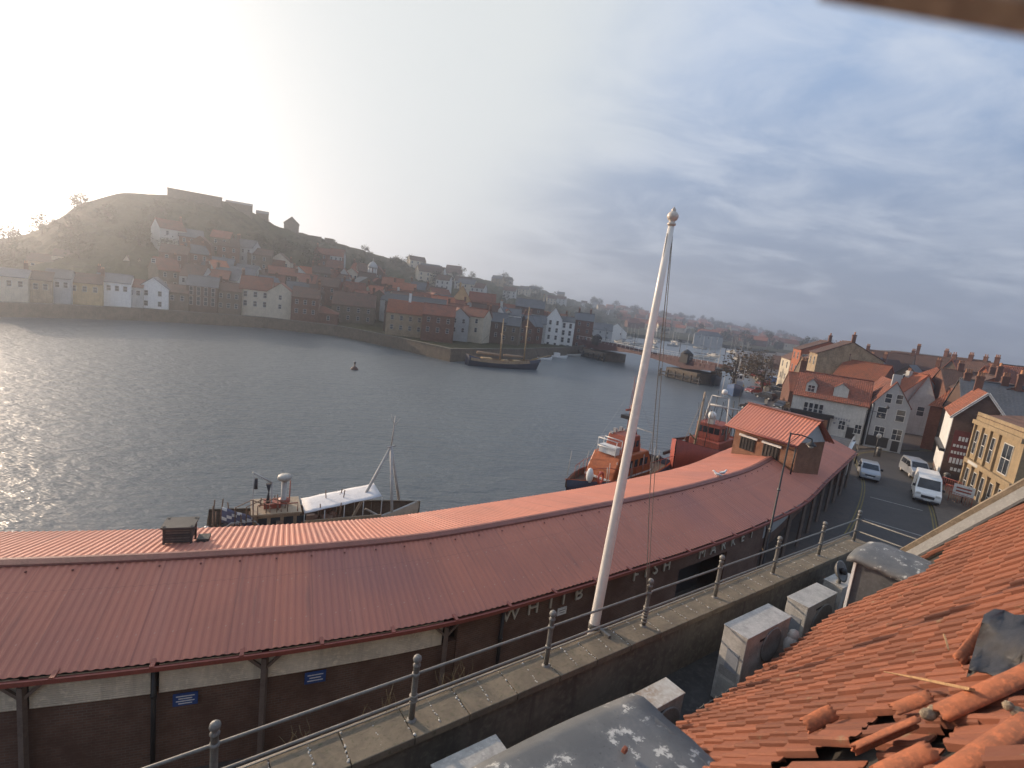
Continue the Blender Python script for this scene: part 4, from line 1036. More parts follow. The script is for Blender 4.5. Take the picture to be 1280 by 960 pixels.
MB().ball((q.x-1.15,-.7,2.55),.27,10,0,None,(.7,1,1.4)).build('fender',WHITE,t)
MB().ball((q.x+.5,.2,2.35),.7,10,0,None,(1.5,1,.6)).build('net_heap',pn,t)
mb=MB()
for k in range(9): mb.ball((wx1+.3+.25*k*.8,-.5+.4*math.sin(k*2.3),2.85+.3*math.sin(k*1.3)),.26,7)
mb.build('rope_heap',plain('rope_brown',(.22,.12,.08),.9,.4,8,bmp=.5),t)
# --- orange lifeboat
A=P(714,612,1.7); B_=P(822,578,1.7); A.z=B_.z=0; c,a,Lb=boat_at(A,B_)
t=thing('lifeboat','orange lifeboat with red wheelhouse moored behind the flagpole','boat',c,a+math.pi); t.scale=(1,1,1.22)
a=a+math.pi
hull(Lb,4.4,(1.9,1.7,2.2),[navy,deckm,orb],t,.5)
def LZ(px,py,y=0): return L2(px,py,None,y)
bw=plain('lifeboat_red',(.27,.055,.025),.5,.25,2)
mb=MB()
T=Matrix.Translation((0,0,0))
mb.prof([(-3.2,1.3),(3.6,1.3),(3.3,2.3),(2.6,3.3),(-2.2,3.3),(-2.9,2.4)][::-1],-1.35,1.35); mb.build('cabin',orb,t,bevel=.12)
mb=MB(); mb.prof([(-1.2,3.28),(1.6,3.28),(1.2,4.5),(-.8,4.5)][::-1],-1.0,1.0); mb.build('wheelhouse',bw,t,bevel=.08)
mb=MB()
for sg in (-1,1):
    for x in (-1.9,-1.0,-.1,.8,1.7,2.4): mb.b6(x-.26,x+.26,sg*1.352-.008,sg*1.352+.008,2.3,2.85)
    for x in (-.45,.25,.85): mb.b6(x-.22,x+.22,sg*1.002-.008,sg*1.002+.008,3.7,4.15)
mb.build('cabin_window',GLASS,t)
zt=LZ(780,512).z; mx=0.1
mb=MB(); mb.tube([(mx-1.1,-.5,4.4),(mx-.3,0,6.6)],.06,7); mb.tube([(mx-1.1,.5,4.4),(mx-.3,0,6.6)],.06,7); mb.tube([(mx-.3,0,6.6),(mx-.3,0,8.2)],.03,6); mb.tube([(mx-.6,.3,6.4),(mx-.7,.3,9.8)],.02,5); mb.tube([(mx-.7,-.4,6.2),(mx-.9,-.4,8.6)],.02,5); mb.b6(mx-1.1,mx+.5,-.08,.08,6.2,6.32); mb.build('mast',bw,t)
MB().b6(mx-.5,mx+.4,-.5,.5,5.6,5.85).build('radar_scanner',DARK,t)
mb=MB()
for x in (2.0,2.9):
    for y in (-.9,.9): mb.tube([(x,y,3.25),(x,y,4.3)],.035,6)
for z in (3.75,4.3):
    mb.tube([(2.0,-.9,z),(2.9,-.9,z),(2.9,.9,z),(2.0,.9,z),(2.0,-.9,z)],.035,6)
mb.build('flying_bridge_rail',WHITE,t); MB().b6(2.05,2.8,-.8,.8,3.3,3.85).build('flying_bridge',WHITE,t)
mb=MB()
n_=13
for sg in (-1,1):
    pts=[(-Lb/2+.3+(Lb-1.2)*k/(n_-1),sg*(1.95 if k<9 else 1.95-(k-8)*.36),2.55+(.2 if k>9 else 0)) for k in range(n_)]
    mb.tube(pts,.025,6)
    for q in pts: mb.tube([(q[0],q[1],1.6),q],.02,5)
mb.build('deck_rail',redb,t)
T=Matrix.Translation((Lb/2-1.6,1.5,2.35))@Matrix.Rotation(R(90),4,'X'); mb=MB()
mb.tube([T@Vector((.36*math.cos(k*.5236),.36*math.sin(k*.5236),0)) for k in range(13)],.09,8,0,False); mb.build('lifebuoy',plain('lifebuoy_red',(.55,.10,.06),.5,.15,4,bmp=0),t)
MB().ball((Lb/2-1.1,.8,2.4),.38,10,0,None,(.8,.8,1.4)).build('white_fender',WHITE,t)
mb=MB(); rg=random.Random(9)
for k in range(18):
    x=rg.uniform(-4.5,Lb/2-1.2); y=rg.choice([-1.5,1.5])+rg.uniform(-.2,.2); mb.tube([(x,y,1.6),(x+rg.uniform(-.2,.2),y*.9,rg.uniform(2.6,3.6))],.03,5)
for k in range(5): mb.b6(-1.0+k*.5,-.75+k*.5,-.9,-.6,4.45,4.6+.2*(k%2))
mb.tube([(-2.6,-1.2,3.2),(-2.6,-1.2,4.6),(-2.6,1.2,4.6),(-2.6,1.2,3.2)],.04,6); mb.tube([(mx-.3,0,8.0),(Lb/2-.4,0,2.6)],.012,4); mb.tube([(mx-.3,0,8.0),(-Lb/2+.4,0,2.6)],.012,4); mb.build('stanchion',galv,t)
MB().b6(-3.22,3.62,-1.37,1.37,1.62,1.74).build('cabin_stripe',WHITE,t)
mb=MB()
for k in range(6): mb.ball((-3.6-.35*k,-.8+.35*k,2.0+.2*(k%2)),.3,7)
mb.build('deck_gear',DARK,t)
# --- red trawler by the loft
A=P(843,588,1.8); B_=P(925,556,1.8); A.z=B_.z=0; d=(B_-A).normalized(); A2=A; B2=A+d*15; c,a,Lb=boat_at(B2,A2)
t=thing('fishing_trawler','red hulled trawler with gantry and white radar dome beside the brick loft','boat',c,a)
o=hull(Lb,5.4,(3.4,3.4,5.0),[redb,deckm,DARK],t,1.0,rake=.05)
mb=MB()
for sg in (-1,1):
    for k in range(6): mb.b6(Lb/2-3.2+k*.28-.08,Lb/2-3.2+k*.28+.08,sg*2.05-.1,sg*2.05+.1,2.5,2.8)
mb.build('hull_marking',DARK,o)
mb=MB(); mb.b6(-3.5,1.0,-1.6,1.6,1.6,4.0); mb.b6(-2.8,.4,-1.3,1.3,4.0,5.7); mb.build('deckhouse',redsup,t,bevel=.08)
mb=MB()
for y in (-.9,-.3,.3,.9): mb.b6(.40,.42,y-.24,y+.24,4.7,5.35)
for sg in (-1,1):
    for x in (-2.2,-1.2,-.2): mb.b6(x-.3,x+.3,sg*1.31-.01,sg*1.31+.01,4.7,5.35)
mb.build('wheelhouse_window',GLASS,t)
ztop=L2(884,481).z
mb=MB(); mb.tube([(3.6,0,2.5),(3.2,0,9.2)],[.13,.09],9); mb.tube([(3.25,0,8.6),(6.9,0,4.0)],.02,5); mb.tube([(3.25,.1,8.9),(.2,.9,5.6)],.02,5); mb.tube([(3.25,-.1,8.9),(.2,-.9,5.6)],.02,5); mb.tube([(3.2,0,4.2),(5.4,0,5.2)],.08,7); mb.build('foremast',tan,t)
mb=MB()
for sg in (-1,1):
    mb.tube([(-1.2,sg*1.4,4.0),(-1.6,sg*.9,8.4)],.10,8); mb.tube([(-3.4,sg*1.9,2.0),(-3.2,sg*1.6,7.2)],.10,8); mb.tube([(-1.5,sg*1.0,7.4),(-3.2,sg*1.6,7.2)],.08,7)
mb.tube([(-1.5,-1.0,7.4),(-1.5,1.0,7.4)],.09,8); mb.tube([(-3.2,-1.7,7.2),(-3.2,1.7,7.2)],.10,8); mb.tube([(-1.6,-.9,8.4),(-1.6,.9,8.4)],.06,7); mb.tube([(-1.6,0,8.4),(-1.7,0,10.6)],.04,6)
mb.tube([(-3.2,0,7.2),(-6.5,0,5.6)],.08,7); mb.build('gantry',galv,t)
MB().ball((.3,.1,6.6),.42,12).build('radar_dome',WHITE,t); MB().b6(-.1,.5,-.2,.4,5.7,6.25).build('dome_mount',galv,t)
MB().ball((-1.6,.3,9.0),.3,10).build('aerial_dome',WHITE,t)
mb=MB(); mb.tube([(2.6,-1.4,2.4),(2.6,-1.4,3.8)],.07,7); mb.tube([(3.2,-1.4,2.4),(3.2,-1.4,3.8)],.07,7)
for z in (2.9,3.35,3.8): mb.tube([(2.6,-1.4,z),(3.2,-1.4,z)],.06,6)
mb.build('deck_ladder',galv,t)
mb=MB(); 
for k in range(14): mb.ball((1.6+(k%5)*.8,-1.2+(k//5)*1.0,2.4+.25*((k*7)%3)),.42,7)
mb.build('net_heap',pn,t)
mb=MB()
for sg in (-1,1): mb.tube([(Lb/2-.5,sg*.6,4.0),(Lb/2-2.5,sg*1.7,3.9),(Lb/2-5,sg*2.2,3.2)],.05,6)
rg=random.Random(21)
for k in range(9): x=rg.uniform(-6.5,3); y=rg.uniform(-1.6,1.6); mb.tube([(x,y,3.5),(x+rg.uniform(-.6,.6),y*.7,rg.uniform(6.0,9.8))],.035,5)
for k in range(8): mb.tube([(rg.uniform(-6,6),rg.uniform(-1.8,1.8),3.6),(rg.choice([-3.2,-1.6,3.2]),rg.uniform(-.6,.6),rg.uniform(7,8.6))],.018,4)
for sx in range(5): mb.tube([(6.5-sx*.8,.2+sx*.3,3.5),(3.25,0,8.8)],.012,4)
mb.build('rigging',DARK,t)
# --- further trawlers along the near quay
def smalltrawler(px,py,Lb,hm,sm,label,ang,rad=None,bandm=None):
    q=P(px,py,0) if rad is None else D(px,py,rad); q.z=0
    t=thing('fishing_trawler',label,'boat',q,ang); o=hull(Lb,Lb*.3,(2.3,2.0,3.2),[hm,deckm,bandm or DARK],t,.8)
    MB().b6(-Lb*.2,Lb*.12,-1.5,1.5,1.4,3.4).build('deckhouse',sm,t,bevel=.06); MB().b6(-Lb*.14,Lb*.08,-1.2,1.2,3.4,5.0).build('wheelhouse',WHITE,t,bevel=.06)
    mb=MB()
    for y in (-.8,0,.8): mb.b6(Lb*.08+.0,Lb*.08+.02,y-.3,y+.3,4.0,4.7)
    for sg in (-1,1):
        for x in (-.8,.2): mb.b6(x-.35,x+.35,sg*1.205-.01,sg*1.205+.01,4.0,4.7)
    mb.build('wheelhouse_window',GLASS,t)
    mb=MB(); mb.tube([(Lb*.25,0,2),(Lb*.22,0,9)],.11,7); mb.tube([(-Lb*.15,0,5),(-Lb*.15,0,10.5)],.09,7); mb.tube([(-Lb*.33,-1.3,2),(-Lb*.33,-1.2,6.5),(-Lb*.33,1.2,6.5),(-Lb*.33,1.3,2)],.10,7); mb.tube([(Lb*.22,0,8.6),(Lb*.49,0,3.2)],.03,5); mb.tube([(Lb*.22,0,8.6),(-Lb*.15,0,9)],.03,5); mb.tube([(-Lb*.15,-1.6,8.4),(-Lb*.15,1.6,8.4)],.06,6); mb.build('mast',galv,t)
    return t
smalltrawler(918,492,13,plain('blue_hull_paint',(.05,.10,.22),.5,.3,2),plain('pale_blue_house',(.38,.45,.55),.5,.2,2),'blue and white trawler with yellow band moored beyond the brick loft',math.atan2(-29,-14),None,plain('yellow_band',(.45,.36,.08),.5,.2,3))
smalltrawler(893,480,11,navy,tan,'dark trawler farthest up the quay, just short of the bridge end',math.atan2(-30,-12))
# --- ketch
A=P(583,456,0); B_=P(668,462,0); A.z=B_.z=0; c,a,Lb=boat_at(A,B_); c=c+Vector((math.sin(0),0,0))
t=thing('sailing_ketch','two-masted sailing ketch with black hull and furled tan sails moored across the harbour','boat',c,a)
hull(Lb,Lb*.22,(2.6,1.7,2.6),[navy,plain('ketch_deck',(.30,.20,.12),.7,.3,2),plain('buff_rail',(.42,.30,.18),.6,.3,2)],t,.7,rake=.08)
mb=MB()
for sg in (-1,1):
    mb.grid([[(-Lb*.48+Lb*.93*k/14,sg*Lb*.11*(1 if k<8 else 1-((k-8)/7.)**2*.9)+sg*.02,1.1+.6*((k-6)/8.)**2),(-Lb*.48+Lb*.93*k/14,sg*Lb*.11*(1 if k<8 else 1-((k-8)/7.)**2*.9)+sg*.04,1.75+.6*((k-6)/8.)**2)] for k in range(15)])
mb.build('bulwark',plain('buff_bulwark',(.36,.25,.15),.6,.45,1.5),t)
m1,m2=L2(625,450).x,L2(655,450).x; z1=L2(627,398).z; z2=L2(658,383).z
for mx,mz in ((m1,z1),(m2,z2)):
    mb=MB(); mb.tube([(mx,0,.8),(mx-.3,0,mz)],[.20,.11],9); mb.tube([(mx-.2,-1.2,mz*.68),(mx-.2,1.2,mz*.68)],.06,6); mb.build('mast',mast,t)
mb=MB(); mb.tube([(m1-.3,0,2.9),(m1-Lb*.34,0,3.2)],.32,9); mb.tube([(m2-.3,0,2.9),(m1+.8,0,3.0)],.28,9); mb.build('furled_sail',plain('tan_sail',(.33,.22,.14),.9,.3,3,bmp=.4),t)
mb=MB(); mb.tube([(Lb*.44,0,2.4),(Lb*.72,0,3.9)],[.16,.08],8); mb.build('bowsprit',mast,t)
mb=MB()
for mx,mz in ((m1,z1),(m2,z2)):
    for sg in (-1,1):
        for k in (-1,0,1): mb.tube([(mx+k*.7,sg*Lb*.105,1.8),(mx-.25,0,mz*.72)],.025,4)
mb.tube([(m2-.3,0,z2*.97),(Lb*.71,0,3.8)],.025,4); mb.tube([(m2-.2,0,z2*.7),(Lb*.55,0,3.0)],.025,4); mb.tube([(m1-.3,0,z1*.97),(m2-.3,0,z2*.95)],.025,4); mb.tube([(m1-.3,0,z1*.97),(-Lb*.47,0,2.6)],.025,4); mb.build('rigging',DARK,t)
mb=MB(); mb.b6(-Lb*.30,-Lb*.16,-.9,.9,1.2,2.1); mb.b6(Lb*.0,Lb*.08,-.8,.8,1.2,1.9); mb.b6(Lb*.16,Lb*.26,-.7,.7,1.2,2.0); mb.build('deckhouse',mast,t)
# --- other small boats and buoy
def dinghy(px,py,L_,m_,label,ang,cab=True):
    q=P(px,py,0); t=thing('small_boat',label,'boat',q,ang); hull(L_,L_*.34,(.8,.7,1.1),[m_,deckm,greyb],t,.3)
    if cab:
        MB().b6(-L_*.15,L_*.15,-L_*.12,L_*.12,.4,1.6).build('cabin',WHITE,t,bevel=.05); MB().b6(L_*.15,L_*.152,-L_*.1,L_*.1,1.0,1.4).build('window',GLASS,t)
    else:
        mb=MB()
        for x in (-L_*.2,L_*.05): mb.b6(x-.12,x+.12,-L_*.14,L_*.14,.5,.56)
        mb.build('seat',tan,t)
    return t
dinghy(562,449,5.5,WHITE,'white open boat at the end of the jetty left of the ketch',-.4,False)
dinghy(681,450,5,WHITE,'white dinghy under the bowsprit of the ketch',.6,False)
dinghy(695,447,7,WHITE,'white cabin boat right of the ketch below the white houses',.2)
dinghy(712,445,7,greyb,'grey low pontoon boat right of the ketch',.1,False)
dinghy(862,456,9,WHITE,'white motor boat moored under the right half of the red bridge',.5)
dinghy(842,452,7,WHITE,'small white boat at the pier of the red bridge',.5)
t=thing('mooring_buoy','small dark buoy floating alone in mid harbour','buoy',P(443,462,0)); MB().lathe([(.2,-.4),(.65,-.2),(.7,.15),(.4,.5),(.12,.6),(.12,1.2),(.02,1.25)],(0,0,0),12).build('float',plain('buoy_dark_red',(.06,.02,.018),.6,.3,3),t); MB().lathe([(.15,1.1),(.2,1.15),(.2,1.4),(.05,1.5)],(0,0,0),10).build('top_mark',DARK,t)
# --- swing bridge
A=P(733,434,3.0); B_=P(905,471,3.0); A.z=B_.z=0; d=(B_-A); LB=d.length; a=math.atan2(d.y,d.x)
t=thing('swing_bridge','red swing bridge on stone piers between the far houses and the near quay','bridge',A,a)
redg=plain('red_bridge_paint',(.085,.03,.03),.5,.3,.6,streak=.3)
MB().b6(0,LB,-4,4,4.6,5.0).build('deck',asph,t)
for y in (-4.1,4.1):
    poly=[(0,4.4),(LB*.16,3.3),(LB*.42,4.5),(LB*.5,4.65),(LB*.58,4.5),(LB*.83,3.3),(LB,4.4),(LB,5.75),(LB*.83,6.0),(LB*.58,5.55),(LB*.5,5.5),(LB*.42,5.55),(LB*.16,6.0),(0,5.75)]
    MB().prof(poly[::-1],y-.12,y+.12).build('girder',redg,t)
    mb=MB()
    for k in range(int(LB/1.5)): mb.b6(k*1.5+.3,k*1.5+.42,y-.2,y+.2,4.9,5.5)
    mb.build('girder_rib',redg,t)
    mb=MB(); mb.tube([(0,y,6.9),(LB,y,6.9)],.05,6)
    for k in range(int(LB/2)): mb.tube([(k*2+.5,y,5.4),(k*2+.5,y,6.9)],.04,5)
    mb.build('handrail',WHITE,t)
for x in (LB*.17,LB*.83):
    MB().b6(x-5.5,x+5.5,-5.2,5.2,-1,2.9).build('pier',DSTONE,t); mb=MB()
    mb.b6(x-7.5,x+7.5,-5.8,-5.5,1.2,1.6); mb.b6(x-7.5,x+7.5,-5.8,-5.5,.3,.6)
    for k in range(6): mb.b6(x-7.2+k*2.8,x-6.9+k*2.8,-5.9,-5.5,-.5,2.2)
    mb.build('fender_timber',DARK,t)
    h=MB(); h.b6(x-1.3,x+1.3,-5.1,-2.9,5.02,7.6); h.lathe([(2.1,7.6),(1.2,8.3),(.1,8.8)],(x,-4.0,0),4); h.build('control_cabin',DARK,t)
for k,x in enumerate((LB*.08,LB*.33,LB*.66,LB*.93)):
    mb=MB(); mb.tube([(x,4.3,5),(x,4.3,10.5)],.09,7); mb.tube([(x,4.3,10.5),(x,2.8,10.9)],.06,6); mb.build('lamp',DARK,t)
# ------------------------------------------------------------------ vehicles
silver=plain('silver_car_paint',(.36,.38,.41),.28,.1,2,metal=.5,bmp=0); vanw=plain('white_van_paint',(.72,.72,.71),.28,.1,2,bmp=0); tyre=plain('tyre_rubber',(.018,.018,.018),.85,.2,8,bmp=0)
lens=plain('headlamp_lens',(.55,.55,.52),.1,.1,4,bmp=0); cg=glass('car_glass',(.012,.014,.018),.05)
def vehicle(name,label,cat,loc,ang,prof,W,winz,wheels,paint_,front,tum=.12,hood_z=0,wr=.33,sidewin=None,plate=True):
    """front faces +x; prof: side outline (x,z) counter-clockwise"""
    t=thing(name,label,cat,loc,ang)
    zmax=max(z for x,z in prof)
    n=len(prof); vs=[];fs=[]
    def hw(z): return W/2-tum*max(0,(z-winz)/(zmax-winz)) if z>winz else W/2-.05*max(0,(.5-z))
    cx=sum(p[0] for p in prof)/n; cz=sum(p[1] for p in prof)/n
    for sg in (-1,1):
        for x,z in prof: vs.append((x,sg*hw(z),z))
    fs=[tuple(range(n)),tuple(range(n,2*n))[::-1]]+[(i,n+i,n+(i+1)%n,(i+1)%n) for i in range(n)]
    MB().add(vs,fs).build('body',paint_,t,bevel=.06)
    fx,(b0,b1),(t0,t1)=front['x'],front['ws0'],front['ws1']
    d_=Vector((t0-b0,0,t1-b1)).normalized(); nrm=Vector((d_.z,0,-d_.x))*.014
    def wsp(k,y): z=b1+(t1-b1)*k; x=b0+(t0-b0)*k; return Vector((x,y*(hw(z)-.12),z))+nrm
    MB().add([wsp(.06,-1),wsp(.06,1),wsp(.94,1),wsp(.94,-1)],[(0,1,2,3)]).build('windscreen',cg,t)
    for sg in (-1,1):
        for (x0,x1,z0,z1,x2,x3) in sidewin:
            MB().add([(x0,sg*(hw(z0)+.012),z0),(x1,sg*(hw(z0)+.012),z0),(x3,sg*(hw(z1)+.012),z1),(x2,sg*(hw(z1)+.012),z1)],[(0,1,2,3)]).build('side_window',cg,t)
        h=MB(); h.b6(fx-.20,fx+.012,sg*W*.36-.17,sg*W*.36+.17,front['lz']-.09,front['lz']+.10); h.build('headlight',lens,t,bevel=.03)
        m_=MB(); m_.b6(b0-.42,b0-.24,sg*(W/2+.02)-.02,sg*(W/2+.02)+sg*.2+.0,b1+.02,b1+.26) if sg>0 else m_.b6(b0-.42,b0-.24,-(W/2+.22),-(W/2),b1+.02,b1+.26); m_.build('wing_mirror',DARK,t,bevel=.03)
        for x in wheels:
            T=Matrix.Translation((x,sg*(W/2-.13),wr))@Matrix.Rotation(R(90),4,'X')
            wh=MB().lathe([(wr*.72,-.12),(wr*.97,-.11),(wr,-.07),(wr,.07),(wr*.97,.11),(wr*.72,.12)],(0,0,0),20,0,T).build('wheel',tyre,t)
            MB().lathe([(wr*.1,-.125),(wr*.7,-.122),(wr*.7,.122),(wr*.1,.125)],(0,0,0),16,0,T).build('rim',galv,wh)
    t.scale=(.93,.93,.93)
    MB().b6(fx-.05,fx+.02,-W*.25,W*.25,front['gz'],front['gz']+front['gh']).build('grille',DARK,t,bevel=.015)
    MB().b6(fx-.15,fx+.035,-W*.46,W*.46,.28,.45).build('bumper',front.get('bm',DARK),t,bevel=.04)
    if plate: MB().b6(fx+.036,fx+.042,-.26,.26,.42,.53).build('number_plate',WHITE,t)
    return t
vp=[(-2.75,.35),(2.62,.35),(2.74,.6),(2.70,1.02),(2.45,1.18),(1.92,1.32),(1.25,2.25),(.95,2.42),(-2.70,2.46),(-2.75,2.3)]
a1=P(1142,627,2.5); b1=P(1172,634,2.5); mid=(a1+b1)/2; face=Vector((-.58,-.82,0)); mid=mid-face*2.3; mid.z=2.504
vehicle('delivery_van','white high-roof van driving toward the viewer on the road','van',mid,math.atan2(face.y,face.x),vp,2.02,1.3,(-1.75,1.75),vanw,{'x':2.72,'ws0':(1.92,1.32),'ws1':(1.25,2.25),'lz':.98,'gz':.62,'gh':.26},sidewin=[(.75,1.62,1.38,1.95,.75,1.25)],wr=.35)
cp=[(-2.0,.3),(2.0,.3),(2.1,.5),(2.05,.82),(1.75,.95),(1.15,1.08),(.35,1.58),(0,1.64),(-1.6,1.60),(-2.02,1.1),(-2.08,.7)]
a1=P(1076,599,2.5); b1=P(1096,603,2.5); mid=(a1+b1)/2; face=Vector((-.50,-.86,0)); mid=mid-face*1.7; mid.z=2.504
vehicle('parked_car','silver hatchback parked nose-first beside the market columns','car',mid,math.atan2(face.y,face.x),cp,1.8,.98,(-1.3,1.32),silver,{'x':2.07,'ws0':(1.15,1.08),'ws1':(.35,1.58),'lz':.74,'gz':.55,'gh':.14,'bm':silver},sidewin=[(-.35,.95,1.06,1.5,-.35,.42),(-1.5,-.45,1.06,1.5,-1.35,-.45)],wr=.31)
mp_=[(-2.15,.3),(2.1,.3),(2.2,.55),(2.12,.95),(1.8,1.08),(1.4,1.2),(.75,1.82),(.4,1.9),(-1.95,1.88),(-2.18,1.3),(-2.2,.7)]
a1=P(1141,600,2.5); b1=P(1160,602,2.5); mid=(a1+b1)/2; face=Vector((-.35,-.94,0)); mid=mid-face*2.0; mid.z=2.504
vehicle('people_carrier','pale silver people carrier behind the white van','car',mid,math.atan2(face.y,face.x),mp_,1.85,1.1,(-1.4,1.4),silver,{'x':2.16,'ws0':(1.4,1.2),'ws1':(.75,1.82),'lz':.85,'gz':.6,'gh':.18,'bm':silver},sidewin=[(-.2,1.15,1.18,1.7,-.2,.7),(-1.75,-.3,1.18,1.7,-1.65,-.3)],wr=.32)
# street bits
def bollard(px,py,label):
    q=P(px,py,2.5); o=MB().lathe([(.11,0),(.11,.05),(.085,.1),(.075,.75),(.10,.78),(.10,.84),(.05,.95)],(0,0,0),12).build('bollard',DARK,None,loc=q); tag(o,label,'bollard','bollards')
b=P(1092,572,2.5); t=thing('traffic_sign','dark signpost with round head standing on the pavement before the gabled pub','sign',(b.x,b.y,2.62)); MB().tube([(0,0,0),(0,0,2.9)],.05,8).build('pole',DARK,t); T=Matrix.Translation((0,-.06,2.6))@Matrix.Rotation(R(90),4,'X'); MB().lathe([(.3,-.02),(.3,.02)],(0,0,0),16,0,T).build('disc',GREYW,t)
# crowd barriers in front of the stone building
redbar=plain('red_barrier_paint',(.28,.05,.035),.5,.3,4,bmp=0)
def barrier(px,py,label,ang):
    q=P(px,py,2.62); t=thing('cafe_barrier',label,'barrier',q,ang); mb=MB(); mb.tube([(-.9,0,.1),(-.9,0,1.0),(.9,0,1.0),(.9,0,.1)],.03,6)
    mb.build('frame',redbar,t); mb=MB()
    for k in range(9): mb.tube([(-.72+k*.18,0,.15),(-.72+k*.18,0,1.0)],.014,5)
    mb.build('bar',redbar,t)
barrier(1188,612,'red slatted barrier nearest the brick shop on the right pavement',1.9); barrier(1193,622,'red slatted barrier in the middle of three on the right pavement',1.9); barrier(1198,632,'red slatted barrier nearest the white board on the right pavement',1.9)
# ------------------------------------------------------------------ houses
WINC={}
def winmesh(w_,h_,style,fm,gm_):
    k=(round(w_,2),round(h_,2),style,fm.name,gm_.name)
    if k not in WINC:
        f=.07*min(1,w_); mb=MB()
        mb.b6(-w_/2,w_/2,-.06,.02,-h_/2-f,-h_/2); mb.b6(-w_/2,w_/2,-.05,.02,h_/2-f,h_/2); mb.b6(-w_/2,-w_/2+f,-.05,.02,-h_/2,h_/2-f); mb.b6(w_/2-f,w_/2,-.05,.02,-h_/2,h_/2-f)
        if 'x' in style:
            mb.b6(-.025,.025,-.045,.02,-h_/2,h_/2-f); mb.b6(-w_/2+f,w_/2-f,-.042,.02,-.03,.03)
        if 's' in style: mb.b6(-w_/2+f,w_/2-f,-.042,.02,-.035,.035)
        if 'l' in style: mb.b6(-w_/2-.08,w_/2+.08,-.10,.02,-h_/2-f-.08,-h_/2-f-.003)
        g=MB(); g.b6(-w_/2+f,w_/2-f,-.025,.01,-h_/2,h_/2-f)
        WINC[k]=(mb.mesh('window',fm),g.mesh('pane',gm_))
    return WINC[k]
def window(parent,x,y,z,w_,h_,style='s',rz=0,fm=None,gm_=None,pane=True):
    a,b=winmesh(w_,h_,style,fm or TRIM,gm_ or GLASS)
    o=put(a,'window',parent,(x,y,z),rz); put(b,'pane',o); return o
POT=plain('chimney_pot',(.40,.20,.11),.8,.3,6,bmp=0)
def chimney(parent,x,y,z0,h,m_,w_=.7,d_=.55,pots=3,rz=0):
    mb=MB(); mb.b6(x-w_/2,x+w_/2,y-d_/2,y+d_/2,z0,z0+h); mb.b6(x-w_/2-.06,x+w_/2+.06,y-d_/2-.06,y+d_/2+.06,z0+h-.22,z0+h-.08)
    c_=mb.build('chimney',m_,parent)
    mb=MB()
    for k in range(pots):
        mb.lathe([(.13,0),(.10,.1),(.09,.45),(.11,.48)],(x+(k-(pots-1)/2)*w_/max(1,pots),y,z0+h),8)
    if pots: mb.build('chimney_pot',POT,c_)
    return c_
